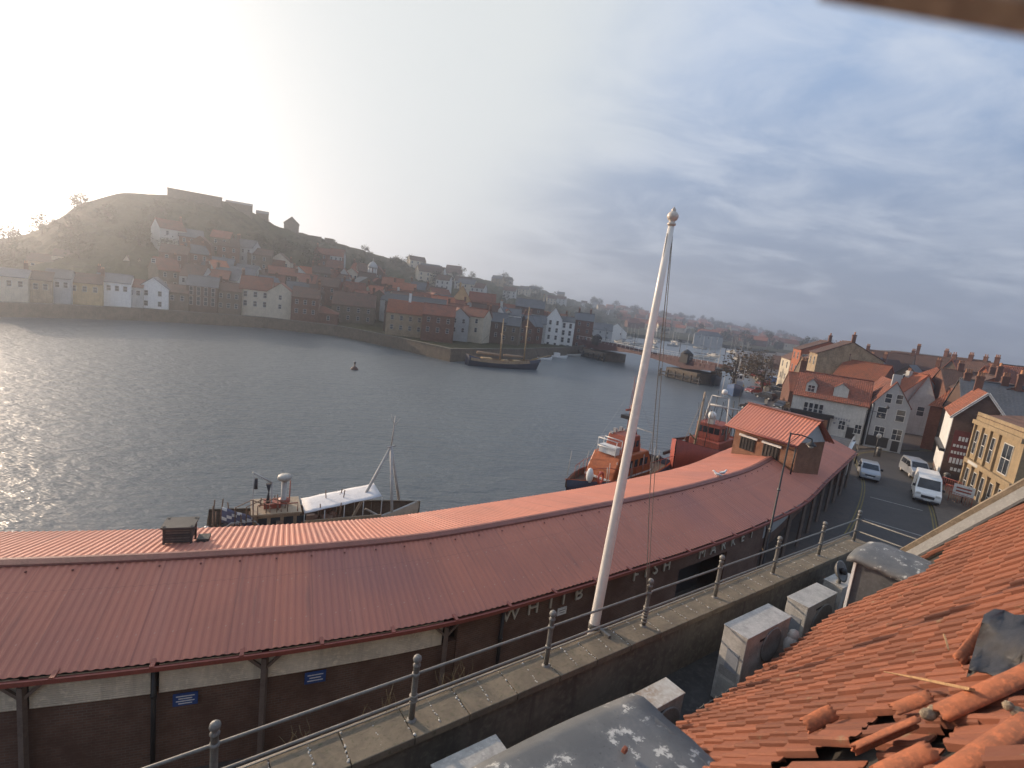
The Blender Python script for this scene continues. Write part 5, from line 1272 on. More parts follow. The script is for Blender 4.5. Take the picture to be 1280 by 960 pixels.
def house(label,A,B,z0,dep,eave,rise,kind,wm,rm,cat='house',group=None,win=(),door=None,chim=(),name='house',ov=.25,rear=True,th=.14):
    """A,B: front base corners seen left to right; eave = wall height; win: (x_fraction, z, w, h, style)"""
    A=Vector((A[0],A[1],0)); B=Vector((B[0],B[1],0)); d=B-A; W=d.length; rz=math.atan2(d.y,d.x); c=(A+B)/2
    t=thing(name,label,cat,(c.x,c.y,z0),rz,group)
    x0,x1=-W/2,W/2; mb=MB()
    if kind=='front':
        mb.prof([(x0,-3),(x1,-3),(x1,eave),(0,eave+rise),(x0,eave)],0,dep)
    elif kind=='side':
        mb.add([(x0,0,-3),(x1,0,-3),(x1,dep,-3),(x0,dep,-3),(x0,0,eave),(x1,0,eave),(x1,dep,eave),(x0,dep,eave),(x0,dep/2,eave+rise),(x1,dep/2,eave+rise)],[(0,1,5,4),(2,3,7,6),(1,2,6,9,5),(3,0,4,8,7),(4,5,9,8),(6,7,8,9)])
    else: mb.b6(x0,x1,0,dep,-3,eave)
    mb.build('wall',wm,t)
    def slab(pts,up_):
        n=len(pts); return MB().add([Vector(p)+Vector((0,0,.02)) for p in pts]+[Vector(p)+Vector((0,0,th)) for p in pts],[tuple(range(n))[::-1],tuple(range(n,2*n))]+[(i,(i+1)%n,n+(i+1)%n,n+i) for i in range(n)])
    roofs=[]
    if kind=='front':
        k=rise/(W/2); dy=ov*k
        # local frame of roof objects: x along ridge -> rotate 90
        for sg in (-1,1):
            pts=[(-ov,sg*(W/2+ov),eave-dy),(dep+ov,sg*(W/2+ov),eave-dy),(dep+ov,0,eave+rise),(-ov,0,eave+rise)]
            roofs.append(slab(pts,0).build('roof',rm,t,rz=R(90)))
    elif kind=='side':
        k=rise/(dep/2); dy=ov*k
        for sg in (-1,1):
            ye=dep/2+sg*(dep/2+ov); pts=[(x0-ov*.5,ye,eave-dy),(x1+ov*.5,ye,eave-dy),(x1+ov*.5,dep/2,eave+rise),(x0-ov*.5,dep/2,eave+rise)]
            roofs.append(slab(pts,0).build('roof',rm,t))
        roofs.append(None)
        MB().tube([(x0-ov*.5,dep/2,eave+rise+th),(x1+ov*.5,dep/2,eave+rise+th)],.11,7).build('ridge',rm,roofs[0])
    elif kind=='hip':
        r_=min(W,dep)/2; cx0,cx1=(x0+r_,x1-r_) if W>dep else (0,0); cy0,cy1=(dep/2,dep/2) if W>dep else (r_,dep-r_)
        e=ov
        v_=[(x0-e,-e,eave),(x1+e,-e,eave),(x1+e,dep+e,eave),(x0-e,dep+e,eave),(cx0,cy0,eave+rise),(cx1,cy1 if W<=dep else cy0,eave+rise)]
        fs=[(0,1,5,4),(1,2,5),(2,3,4,5),(3,0,4),(0,3,2,1)] if W>dep else [(0,1,4),(1,2,5,4),(2,3,5),(3,0,4,5),(0,3,2,1)]
        roofs.append(MB().add(v_,fs).build('roof',rm,t))
    elif kind=='mono':
        pts=[(x0-ov,-ov,eave),(x1+ov,-ov,eave),(x1+ov,dep,eave+rise),(x0-ov,dep,eave+rise)]; roofs.append(slab(pts,0).build('roof',rm,t))
    else:
        mb=MB(); mb.b6(x0-.1,x1+.1,-.1,.2,eave,eave+.5); mb.b6(x0-.1,x1+.1,dep-.2,dep+.1,eave,eave+.5); mb.b6(x0-.1,x0+.2,.2,dep-.2,eave,eave+.5); mb.b6(x1-.2,x1+.1,.2,dep-.2,eave,eave+.5); mb.build('parapet',wm,t)
        roofs.append(MB().b6(x0,x1,0,dep,eave,eave+.15).build('roof',rm,t))
    for wi in win:
        xf,z,w_,h_=wi[:4]; st_=wi[4] if len(wi)>4 else 's'; side=wi[5] if len(wi)>5 else 0
        if side==0: window(t,x0+xf*W,-.005,z,w_,h_,st_)
        elif side<0: window(t,x0-.005,xf*dep,z,w_,h_,st_,R(-90))
        else: window(t,x1+.005,xf*dep,z,w_,h_,st_,R(90))
    if door: 
        x=x0+door[0]*W; MB().b6(x-.5,x+.5,-.05,.02,0,2.1).build('door',door[1],t)
    for c_ in chim:
        xf,yf,h_,cm=c_[:4]; pots=c_[4] if len(c_)>4 else 2
        x=x0+xf*W; y=yf*dep; bz=eave+(rise*(1-abs(2*xf-1)) if kind=='front' else rise*(1-abs(2*yf-1)) if kind in('side','hip') else 0)
        p_=roofs[0]
        q=chimney(t,x,y,bz-.5,h_+.5,cm,pots=pots); q.parent=p_; q.matrix_parent_inverse=Matrix.Rotation(-R(90),4,'Z') if kind=='front' else Matrix()
    return t,W
def grid_win(nx,rows_,w_,h_,st='s',m=.14,side=0):
    return [(m+(1-2*m)*(i/(nx-1) if nx>1 else .5),z,w_,h_,st,side) for z in rows_ for i in range(nx)]
# --- the grey gabled pub
A=P(1079,557,2.62); B=P(1125,566,2.62); A.z=B.z=0
gab=plain('grey_roughcast',(.33,.34,.35),.9,.15,1.2,obj=True,streak=.15)
R_=A.length; ez=D(1090,503,R_).z-2.62; az_=D(1119,478,B.length).z-2.62
t,W=house('grey rendered gable-fronted pub with white sash windows facing the road',A,B,2.62,11,ez,az_-ez,'front',gab,RTILE,'pub',None,
 win=[(.37,ez+.9,.75,1.2,'s'),(.66,ez+.95,.75,1.2,'s'),(.28,ez-1.1,1.1,1.5,'s'),(.78,ez-1.1,1.0,1.5,'s'),(.33,ez-3.6,1.15,1.4,'xl'),(.8,ez-3.6,1.1,1.4,'xl'),(.25,ez*.5,.9,1.3,'s',1),(.6,ez*.5,.9,1.3,'s',1)],name='gabled_pub',ov=.12)
mb=MB(); mb.b6(-W/2+.15,W*.12,-.09,0,.25,1.35); mb.b6(-W/2+.15,W*.12,-.18,0,1.36,1.6); mb.build('shop_front',DARK,t)
MB().b6(W*.22,W*.42,-.04,0,.0,1.5).build('dark_doorway',DARK,t)
MB().b6(-.45,.45,.6,1.15,az_-.7,az_+1.0).build('chimney',gab,t)
mb=MB(); mb.tube([(-W/2+.15,-.07,.3),(-W/2+.15,-.07,ez)],.05,7); mb.build('downpipe',DARK,t)
MB().bar((-W*.12,-.06,ez-.1),(-W*.12,-.75,ez+.05),.05,.05).ball((-W*.12,-.75,ez-.25),.2,8).build('sign_lantern',DARK,t)
# --- white shop left of it
B2=A+Vector((-.25,.3,0)); A2=B2+Vector((-7.4,4.8,0)); ez2=D(1079,507,B2.length).z-2.55
t,W=house('off-white inn with dormers, dark shop front and red tiled roof left of the grey pub',A2,B2,2.55,8,ez2,3.0,'side',OFFW,RTILE,'inn',None,
 win=[(.2,ez2-1.6,.5,1.5,'s'),(.27,ez2-1.6,.5,1.5,'s'),(.34,ez2-1.6,.5,1.5,'s'),(.41,ez2-1.6,.5,1.5,'s'),(.93,ez2-3.2,.8,1.2,'xl'),(.72,2.2,.8,1.2,'xl')],chim=[(.02,.5,1.6,BRICKF,3)],name='white_inn',door=(.85,DARK))
mb=MB(); mb.b6(-W/2+.1,W*.06,-.5,0,.1,2.9); mb.b6(-W/2-.05,W*.1,-.75,.0,2.9,3.25); mb.build('shop_front',DARK,t)
mb=MB()
for k in range(3): mb.b6(-W/2+.4+k*1.55,-W/2+1.6+k*1.55,-.53,-.5,.9,2.5)
mb.build('shop_window',glass('lit_shop_glass',(.20,.09,.05),.2),t)
mb=MB()
for k in range(9): mb.b6(W*.02+k*.3,W*.02+k*.3+.2,-.03,.0,ez2-2.5+.05*(k%2),ez2-2.18)
for k in range(3): mb.ball((W*.12+k*.8,-.02,ez2-3.0),.16,7,0,None,(1,.2,1))
mb.build('wall_lettering',plain('pale_grey_sign',(.24,.25,.27),.7,.2,5,bmp=0),t)
# dormers on its roof
for xf,wd in ((.22,1.3),(.62,1.7)):
    x=-W/2+xf*W; mb=MB(); mb.prof([(x-wd/2,ez2+.3),(x+wd/2,ez2+.3),(x+wd/2,ez2+1.7),(x,ez2+2.4),(x-wd/2,ez2+1.7)],.55,3.2); dm=mb.build('dormer',OFFW,t)
    r_=MB()
    for sg in (-1,1): r_.add([(x+sg*(wd/2+.12),.4,ez2+1.66),(x,.4,ez2+2.46),(x,3.4,ez2+2.46),(x+sg*(wd/2+.12),3.4,ez2+1.66)],[(0,1,2,3)])
    r_.build('dormer_roof',RTILE,dm)
    if xf<.5: window(dm,x,.54,ez2+1.1,.9,.9,'x')
# kiosk roofs at the end of the market
q=mk(MLEN-.3,1.5,2.5); t=thing('market_kiosk','low kiosk with pale curved canopy and slate roof at the far end of the market','kiosk',(q.x+1.6,q.y+3.2,2.5),math.atan2(.73,.6))
MB().b6(-2.6,2.6,-1.6,1.6,0,2.6).build('wall',GREYW,t); mb=MB(); mb.prof([(-3,2.6),(3,2.6),(0,4.0)],-1.9,1.9); mb.build('roof',SLATE,t)
mb=MB(); mb.grid([[(-3.4+k*.5,-2.0,3.0+.9*math.sin((k/6)*1.57)),(-3.4+k*.5,-1.75,3.0+.9*math.sin((k/6)*1.57)),(-3.4+k*.5,-1.75,3.5+.9*math.sin((k/6)*1.57))] for k in range(9)],0,False); mb.build('canopy_fascia',WHITE,t)
# --- brick shop with painted sign panel
P1=P(1172,600,2.6); P2=P(1212,608,2.6); A=Vector((P1.x,P1.y,0)); B=A+Vector((3.4,-2.5,0)); zE=D(1184,517,A.length).z-2.6
shopb=brick('plum_brick',(.13,.065,.045),(.09,.048,.036),(.15,.12,.1))
t,W=house('tall dark brick shop with pale sign lettering on its gable and a white front',A,B,2.6,10,zE,2.6,'front',shopb,OTILE,'shop',None,win=[(.3,zE-3.4,.9,1.5,'s',-1),(.6,zE-3.4,.9,1.5,'s',-1),(.3,zE-6.2,.9,1.5,'s',-1),(.6,zE-6.2,.9,1.5,'s',-1),(.85,zE+.5,.5,.7,'s',0)],name='brick_shop',chim=[(.5,.9,1.5,BRICKF,3)])
MB().b6(-W/2-.06,-W/2-.008,.1,9.9,.5,zE-.1).build('white_front',WHITE,t); 
mb=MB(); mb.b6(-W/2-.5,-W/2-.06,.0,9,3.1,3.4); mb.build('shop_fascia',DARK,t)
sg_=plain('maroon_sign_panel',(.16,.035,.03),.7,.3,3,bmp=0); MB().b6(-W*.42,-W*.02,-.03,-.004,2.2,zE-1.5).build('sign_panel',sg_,t)
mb=MB(); z=zE-2.1
for k,(wd,ht) in enumerate(((.8,.45),(1.4,.28),(1.45,.3),(1.4,.6),(.9,.35))):
    n_=max(3,int(wd/.24)); cx=-W*.22
    for i in range(n_): mb.b6(cx-wd/2+wd*i/n_,cx-wd/2+wd*(i+.7)/n_,-.045,-.031,z-ht,z)
    z-=ht+.42
mb.build('sign_writing',WHITE,t)
mb=MB(); mb.bar((-W/2-.3,-.2,zE-.35),(0,-.2,zE+2.72),.1,.22); mb.bar((W/2+.3,-.2,zE-.35),(0,-.2,zE+2.72),.1,.22); mb.build('bargeboard',WHITE,t)
# --- columned sandstone building
A=D(1224,522,69); B=D(1284,545,59); A.z=B.z=0; ST=plain('warm_sandstone',(.28,.21,.125),.85,.3,1.1,streak=.35); zE=D(1228,520,A.length).z-2.6
t,W=house('honey-coloured stone building with tall pilasters and balustrade on the right of the road',A,B,2.6,12,zE,1.7,'hip',ST,BTILE,'building',None,name='columned_building',win=[(.07+.19*i,zE-2.6,.75,2.3,'s') for i in (0,1,2)]+[(.07+.19*i,zE-6.6,.75,2.6,'s') for i in (0,1,2,3,4)]+[(.76,zE-2.7,1.9,2.6,'x')],chim=[(.3,.5,1.2,STONE,3)])
mb=MB()
for i in range(5):
    x=-W/2+W*(.0+.19*i)-.0
    mb.b6(x-.16,x+.16,-.22,0,.6,zE-5.0); mb.b6(x-.22,x+.22,-.28,0,.3,.598); mb.b6(x-.22,x+.22,-.28,0,zE-5.0,zE-4.8)
    if i<4: mb.b6(x-.14,x+.14,-.2,0,zE-4.3,zE-.9)
mb.build('pilaster',ST,t)
mb=MB(); mb.b6(-W/2-.3,W/2+.3,-.35,0,zE-.85,zE-.45); mb.b6(-W/2-.15,W/2+.15,-.3,0,zE-4.78,zE-4.32); mb.b6(-W/2-.1,W/2+.1,-.15,0,zE-.44,zE+.35); mb.build('cornice',ST,t)
MB().b6(-W/2+1.0,-W/2+3.6,-.31,-.301,zE-4.7,zE-4.4).build('name_panel',OFFW,t)
t=thing('sign_board','white board sign with two red lines on the wall by the stone building','sign',P(1206,612,3.6)-Vector((.6,.6,0)),math.atan2(-.7,.6)); MB().b6(-.75,.75,-.04,.04,-.5,.5).build('board',WHITE,t); mb=MB()
for z in (.2,-.1): mb.b6(-.55,.55,-.05,-.041,z-.07,z+.07)
mb.build('writing',redb,t); MB().tube([(0,.06,-1.4),(0,.06,.3)],.05,6).build('post',DARK,t)
# small street tree / ivy in front
# --- red brick terrace up the lane behind
def colhouse(px0,px1,pyb,ptop,rad0,rad1,label,kind,wm,rm,rise,dep,zb,nx=3,rowsn=3,**kw):
    A=D(px0,pyb,rad0); B=D(px1,pyb,rad1); e=D((px0+px1)/2,ptop,(rad0+rad1)/2).z-zb
    rws=[e-1.4-k*2.9 for k in range(rowsn) if e-1.4-k*2.9>.9]
    w_=(B-A); W_=math.hypot(w_.x,w_.y)
    return house(label,A,B,zb,dep,e,rise,kind,wm,rm,win=grid_win(nx,rws,min(1.0,W_/nx*.45),1.5,'s',.5/nx+.02)+kw.pop('xw',[]),**kw)
LITB=plain('orange_brick',(.33,.11,.055),.85,.35,1.3,obj=True)
colhouse(1164,1181,545,481,107,98,'red brick terrace house with orange-lit front in the lane right of the grey pub','side',LITB,BTILE,2.4,8,3.0,3,3,chim=[(.98,.5,1.6,BRICKF,4)])
colhouse(1181,1199,552,492,95,86,'red brick terrace house just behind the dark sign-painted shop','side',LITB,BTILE,2.2,8,3.0,3,3,chim=[(.98,.5,1.6,BRICKF,4)])
colhouse(1128,1163,535,502,104,104,'white rendered house end with rounded gable behind the grey pub','front',GREYW,OTILE,4.3,9,3.0,1,1,ov=.1,chim=[(.15,.3,2.2,OFFW,2)])
# lit facades of the street leading to the bridge
QF=[(965,977,505,446,150,138,'cream lit facade farthest along the street to the bridge',CREAM,3.2,2,3),
 (977,987,508,434,137,128,'tall narrow brick house with pale top in the street to the bridge',LITB,2.4,2,4),
 (987,996,512,445,127,118,'narrow dark shop-house next to the tall brick house in the street to the bridge',DSTONE,2.4,2,3),
 (996,1006,518,438,117,107,'tall pale stone house lit by the sun, left of the big dark roof',STONE,2.6,2,4)]
for x0,x1,yb,yt,ra,rb,lab,wm,ri,nx,rn in QF: colhouse(x0,x1,yb,yt,ra,rb,lab,'side',wm,BTILE,ri,10,2.6,nx,rn,chim=[(.95,.5,1.4,BRICKF,2)])
def roofhouse(px,py_ridge,wpx,rad,label,kind,wm,rm,rise,dep,yaw=0,ht=6,**kw):
    kw['chim']=[(c_[0],c_[1],c_[2]*.68)+tuple(c_[3:]) for c_ in kw.get('chim',[])]
    """house set by the pixel of its ridge centre"""
    q=D(px,py_ridge,rad); W_=wpx/640*rad; an=math.atan2(q.x,q.y)+yaw; ax=Vector((math.cos(an),-math.sin(an),0)); bk=Vector((math.sin(an),math.cos(an),0))
    c_=Vector((q.x,q.y,0))-bk*(dep/2 if kind!='front' else 0); A=c_-ax*W_/2; B=c_+ax*W_/2; z0=q.z-rise-ht
    nx=max(1,int(W_/2.6))
    return house(label,A,B,z0,dep,ht,rise,kind,wm,rm,win=kw.pop('win',grid_win(nx,[ht-1.4],.9,1.3,'s',.5/nx+.03)),**kw)
BR,ST_,SL_,OT,BT_,RT=BRICKF,STONE,SLATE,OTILE,BTILE,RTILE
roofhouse(1030,436,26,153,'grey hipped slate-roofed house behind the lit stone house','hip',GREYW,SL_,3,10,0,7,chim=[(.1,.5,1.4,BR,2)])
roofhouse(1050,450,70,125,'long building with big dark slate roof above the white inn','side',DSTONE,SL_,4.5,12,-.25,7,chim=[(.98,.5,1.5,ST_,3)],win=[])
roofhouse(1020,470,52,117,'red tiled roof house directly above the white inn','side',BR,RT,3.2,9,-.2,6,chim=[(.97,.5,1.5,BR,2)],win=[])
roofhouse(1085,454,42,107,'house with steep orange roof and dark gable end above the inn dormers','side',BR,OT,3.6,9,.35,6,chim=[(.05,.5,1.8,BR,3)])
roofhouse(1136,457,34,125,'dark gabled house with a round white window in its gable','front',DSTONE,SL_,3.2,12,.1,5,win=[(.3,2.6,.9,1.2,'s'),(.7,2.6,.9,1.2,'s')],name='round_window_house')
hw=col.objects.get('round_window_house')
mb=MB(); T=Matrix.Translation((0,-.06,5.9))@Matrix.Rotation(R(90),4,'X'); mb.tube([T@Vector((.6*math.cos(k*.4189),.6*math.sin(k*.4189),0)) for k in range(16)],.11,6,0,False); wo=mb.build('round_window',WHITE,hw); MB().lathe([(.52,0),(.52,.03)],(0,0,0),16,0,T).build('pane',GLASS,wo)
roofhouse(1113,441,40,160,'long brown roof on the skyline with a chimney at each end, left','side',ST_,BT_,3.4,9,.1,6,chim=[(.02,.5,1.6,BR,3),(.95,.5,1.8,BR,3)],win=[])
roofhouse(1150,444,46,166,'long brown roof on the skyline with the tallest chimney stack','side',BR,BT_,3.4,9,.1,6,chim=[(.45,.5,3.4,BR,4),(.97,.5,1.6,BR,3)],win=[])
roofhouse(1172,459,34,125,'orange roofed cottage in the middle of the rooftops','hip',BR,OT,2.8,8,.2,5,chim=[(.5,.5,2.0,BR,2)])
roofhouse(1150,468,18,107,'steep orange roof slope close behind the white rounded gable','side',OFFW,OT,3.5,8,.8,5,win=[],chim=[(.1,.4,1.5,OFFW,2)])
roofhouse(1208,449,34,151,'gable-ended brick house on the skyline with high chimney at its left end','side',BR,BT_,4.2,9,.3,6,chim=[(.03,.5,2.0,BR,3),(.9,.5,1.6,BR,2)])
roofhouse(1215,466,46,107,'brown tiled terrace roof behind the red brick terrace','side',BR,BT_,3,9,-.3,6,chim=[(.3,.5,1.8,BR,3),(.8,.5,1.8,BR,3)],win=[])
roofhouse(1243,455,38,134,'brown roofed house near the right end of the skyline','side',BR,BT_,3.4,9,.15,6,chim=[(.05,.5,1.8,BR,3)],win=[])
roofhouse(1278,461,44,128,'dull red roof at the right end of the skyline','side',BR,RT,3.4,9,.1,6,chim=[(.1,.5,2.2,BR,3)],win=[])
roofhouse(1250,481,56,87,'large dark slate roof behind the stone building','side',DBRICKF,SL_,4,10,-.25,6,chim=[(.08,.5,1.4,BR,3),(.55,.5,1.6,BR,3)],win=[])
roofhouse(1198,482,24,94,'small orange-red roof with a pointed end behind the brick terrace','hip',LITB,OT,3.2,6,.2,5,win=[])
if 0: roofhouse(1270,506,60,74,'reddish brown roof close behind the honey stone building','side',BR,BT_,3,9,-.4,5,chim=[(.2,.5,1.2,BR,2)],win=[])
roofhouse(1060,439,26,192,'small red roof on the skyline left of the long brown roofs','side',BR,RT,3,8,.1,5,chim=[(.9,.5,1.5,BR,2)],win=[])
roofhouse(985,447,30,230,'brown roof beyond the tall narrow brick house','side',BR,BT_,3,9,.2,6,win=[],chim=[(.5,.5,1.4,BR,2)])
roofhouse(1092,447,22,143,'dark roof with pale gable between the skyline roofs','front',OFFW,SL_,3,9,.3,4,win=[(.5,2.6,.8,1.1,'s')])
if 0: roofhouse(1286,560,40,58,'small red lean-to roof at the foot of the honey stone building','side',ST,OT,1.6,5,-.5,3,win=[])

roofhouse(1104,449,20,148,'brick gable end with chimney on the skyline between the two long brown roofs','front',BR,BT_,3.4,9,.35,5,chim=[(.5,.1,1.8,BR,3)],win=[(.5,2.8,.8,1.1,'s')])
roofhouse(1190,450,20,140,'dark stone gable end on the skyline right of the tallest chimney stack','front',DSTONE,OT,3.6,9,.25,5,chim=[(.5,.1,1.8,BR,2)],win=[(.5,2.8,.8,1.1,'s')])
roofhouse(1232,458,22,122,'orange-roofed gable end in front of the brown roofs near the right end of the skyline','front',LITB,OT,3.4,9,.5,5,chim=[(.2,.3,1.8,BR,2)],win=[(.5,2.8,.8,1.1,'s')])
roofhouse(1070,446,22,140,'pale gable end peeping over the big dark slate roof','front',STONE,OT,3.2,9,.4,5,chim=[(.5,.9,1.6,BR,2)],win=[(.5,2.8,.8,1.1,'s')])
# ------------------------------------------------------------------ far shore houses
def shore_r(px,py):
    q=P(px,py,0); return lerpt(SHP,math.atan2(q.x,q.y))
def fh(xc,wpx,R_,yb,ye,ya,kind,wm,rm,label,nx=2,rows=None,yaw=0,dep=8,group=None,chim=(),zb=None,wsz=(.85,1.25),st='s',name='house',ov=.2,xw=(),rise=None):
    """R_: horizontal distance, or None to stand on the quay at the pixel yb"""
    if R_ is None: q=P(xc,yb,3.0); R_=max(math.hypot(q.x,q.y),lerpt(SHP,math.atan2(q.x,q.y))+1.3); zb=3.0
    q=D(xc,yb,R_)
    if zb is None: zb=terr(q.x,q.y)+.3 if yb is None else q.z
    e=D(xc,ye,R_).z-zb; a=D(xc,ya,R_).z-zb
    k=R_/math.hypot(q.x,q.y); depth=Vector((q.x,q.y,q.z-CZ)).dot(fw); W_=wpx/FPX*depth
    an=math.atan2(q.x,q.y)*.8+yaw; ax=Vector((math.cos(an),-math.sin(an),0)); c_=Vector((q.x,q.y,0))
    if kind in('side','hip') and rise is None: rise=max(.5,(a-e))
    if rise is None: rise=max(.5,a-e)
    nr=max(1,int((e-.6)/2.7)); rows=rows or nr
    rws=[e-1.3-k_*2.6 for k_ in range(rows) if e-1.3-k_*2.6>.5]
    return house(label,c_-ax*W_/2,c_+ax*W_/2,zb,dep,e,rise,kind,wm,rm,win=grid_win(nx,rws,wsz[0],wsz[1],st,.5/nx+.03)+list(xw),chim=list(chim),group=group,name=name,ov=ov)
WW,CR,OC,GW,OWH,BRF,DBF,DSF,STN=WHITE,CREAM,OCHRE,GREYW,OFFW,BRICKF,DBRICKF,DSTONE,STONE
ch=lambda m_,*xs:[(x,.5,1.6,m_,2) for x in xs]
# front row, from the left
fh(12,34,None,381,346,337,'side',CR,SL_,'pale cream house at the far left end of the opposite quay',3)
fh(45,30,None,381,350,340,'side',STN,BT_,'stone house second from the left end of the opposite quay',3,chim=ch(BRF,.1))
fh(72,26,None,383,348,338,'side',GW,SL_,'grey rendered house on the opposite quay left of the ochre house',3)
fh(106,34,None,384,354,343,'side',OC,BT_,'ochre yellow house on the opposite quay',3,chim=ch(BRF,.95))
fh(141,36,None,386,353,343,'side',WW,SL_,'wide white house between the ochre house and the white gable',4,chim=ch(BRF,.05))
fh(168,17,None,387,359,350,'side',OWH,RT,'low white house with reddish roof tucked against the white gable',2)
fh(191,32,None,388,360,347,'front',WW,SL_,'white gable-fronted house standing alone on the quay edge',2,3,xw=[(.5,12.2,.9,1.0,'s')])
fh(221,24,None,391,366,357,'side',DSF,BT_,'dark stone quayside house right of the white gable',2,chim=ch(BRF,.9))
fh(252,34,None,393,358,346,'side',DBF,SL_,'dark brick house with tall windows on the opposite quay',4,wsz=(.9,2.2))
fh(285,28,None,396,364,354,'side',DSF,BT_,'dark house left of the cream pair on the opposite quay',3,chim=ch(BRF,.1))
fh(318,36,None,398,362,346,'side',CR,RT,'cream house with red roof and two small dormers by the water',3,2,chim=ch(BRF,.05),wsz=(1.0,1.5))
fh(349,31,None,399,366,354,'front',CR,RT,'cream gable-fronted house attached to the right of the red-roofed cream house',1,2)
fh(380,32,None,405,372,360,'side',BRF,BT_,'brown brick house right of the cream gable',3,chim=ch(BRF,.95))
fh(400,40,162,410,391,383,'hip',BRF,RT,'low red-roofed shed with a white skylight at the bend of the quay',2,1)
fh(440,52,172,412,382,366,'side',DSF,BT_,'dark stone warehouse with broad brown roof by the bend of the quay',4,3,chim=ch(BRF,.3))
fh(505,48,146,426,392,377,'side',STN,OT,'brown stone quayside building with bright orange roof',4,2,chim=[(.55,.5,2.4,WW,0)])
fh(545,40,140,431,394,381,'side',BRF,RT,'brick quayside building with dull red roof left of the jetty',3,2)
fh(516,74,158,424,380,371,'side',DBF,SL_,'long slate roof just behind the orange-roofed quayside building',5,1)
fh(590,34,168,435,402,386,'side',DBF,RT,'dark brick house behind the ketch stern, red roof',3,3,chim=ch(BRF,.1))
fh(620,20,172,434,397,383,'front',WW,SL_,'tall white gabled house above the ketch',1,3,chim=[(.5,.1,2.0,OWH,2)],yaw=.25)
fh(638,17,174,434,394,386,'side',WW,SL_,'white house side with three floors of paired windows above the ketch',2,3,wsz=(1.0,1.6))
fh(656,14,178,436,410,404,'side',OWH,SL_,'small low white house between two tall white houses',2,2)
fh(669,20,180,436,404,394,'side',OWH,SL_,'off-white house with blue-grey roof and arched ground floor',2,3,wsz=(1.0,1.6))
fh(688,20,183,437,398,384,'front',WW,SL_,'tallest white gabled house right of the ketch',2,4,wsz=(.9,1.5))
fh(705,18,187,438,402,396,'side',WW,SL_,'white flat-fronted house nearest the dark brick block by the bridge',2,4,wsz=(1.0,1.7))
fh(725,24,195,438,400,391,'side',BRF,SL_,'dark red brick block at the far end of the bridge',2,4,chim=ch(BRF,.2,.8))
fh(748,30,300,430,412,404,'side',GW,SL_,'grey quayside building behind the left half of the bridge',3,2)
fh(768,26,320,430,414,404,'front',WW,SL_,'pale gabled boathouse beyond the left half of the bridge',2,1)
fh(884,34,430,432,420,414,'hip',GW,SL_,'broad grey slate-roofed shed beyond the right half of the bridge',3,1)
# second and third rows with their own look
fh(158,14,200,350,333,319,'front',CR,BT_,'first of three steep cream gables above the white quay houses, leftmost',1,2)
fh(174,12,202,350,335,323,'front',CR,BT_,'middle of three steep cream gables above the white quay houses',1,2)
fh(188,10,204,352,338,326,'front',STN,BT_,'smallest and rightmost of three steep gables above the white quay houses',1,2)
fh(204,17,200,354,336,322,'front',OWH,BT_,'pale steep gable directly above the lone white quay house',1,2)
fh(115,76,205,345,325,317,'side',CR,BT_,'long pale cream terrace on the slope above the ochre house',7,1)
fh(60,40,205,345,328,319,'side',STN,BT_,'stone terrace on the slope at the far left',4,1)
fh(246,34,195,358,336,323,'side',GW,GREYW,'pale grey chapel-like hall with smooth light roof',3,1,chim=ch(BRF,.05))
fh(222,14,198,360,340,326,'front',GW,SL_,'narrow grey gable left of the pale hall roof',1,2)
fh(332,12,230,344,330,318,'front',OWH,RT,'small pale gable high on the slope under the orange sunlit scrub',1,1)
fh(428,16,215,368,346,335,'front',OWH,OT,'white gable end with orange roof left of the clock turret',1,2)
fh(405,30,212,370,346,336,'side',BRF,OT,'brick house with orange roof joined to the white gable left of the turret',3,2)
fh(495,20,185,396,376,363,'front',OWH,SL_,'broad pale gable with chimney top behind the orange roof',0 or 1,1,chim=[(.5,.05,1.2,OWH,1)])
fh(575,22,190,394,374,357,'front',OC,RT,'pointed buff gable with tall chimney among red roofs',1,1,chim=[(.35,.05,2.5,OC,1)])
fh(600,34,200,398,378,366,'side',BRF,RT,'long red roof right of the buff gable',4,1)
fh(660,36,215,405,384,374,'side',DBF,SL_,'slate-roofed house with end chimney behind the tall white gables',3,1,chim=[(.95,.5,2.5,CR,2)])
# clock turret
q=D(465,345,232); t=thing('clock_turret','white octagonal clock turret with cupola rising over the old town roofs','tower',q)
MB().lathe([(2.2,-9),(2.2,0),(2.5,.1),(2.5,.5)],(0,0,0),8).build('base',OWH,t)
mb=MB()
for k in range(8): mb.tube([(1.7*math.cos(k*.7854),1.7*math.sin(k*.7854),.5),(1.7*math.cos(k*.7854),1.7*math.sin(k*.7854),3.4)],.28,6)
mb.build('column',WHITE,t); MB().lathe([(2.2,3.4),(2.2,3.8),(1.9,4.6),(1.1,5.6),(.3,6.1),(.12,6.2),(.1,7.6),(.01,7.7)],(0,0,0),8).build('cupola',GREYW,t)
T=Matrix.Translation((q.x*-.0,-2.2,-1.3))@Matrix.Rotation(R(90),4,'X'); MB().lathe([(.9,0),(.9,.12)],(0,0,0),16,0,T).build('clock_face',WHITE,t)
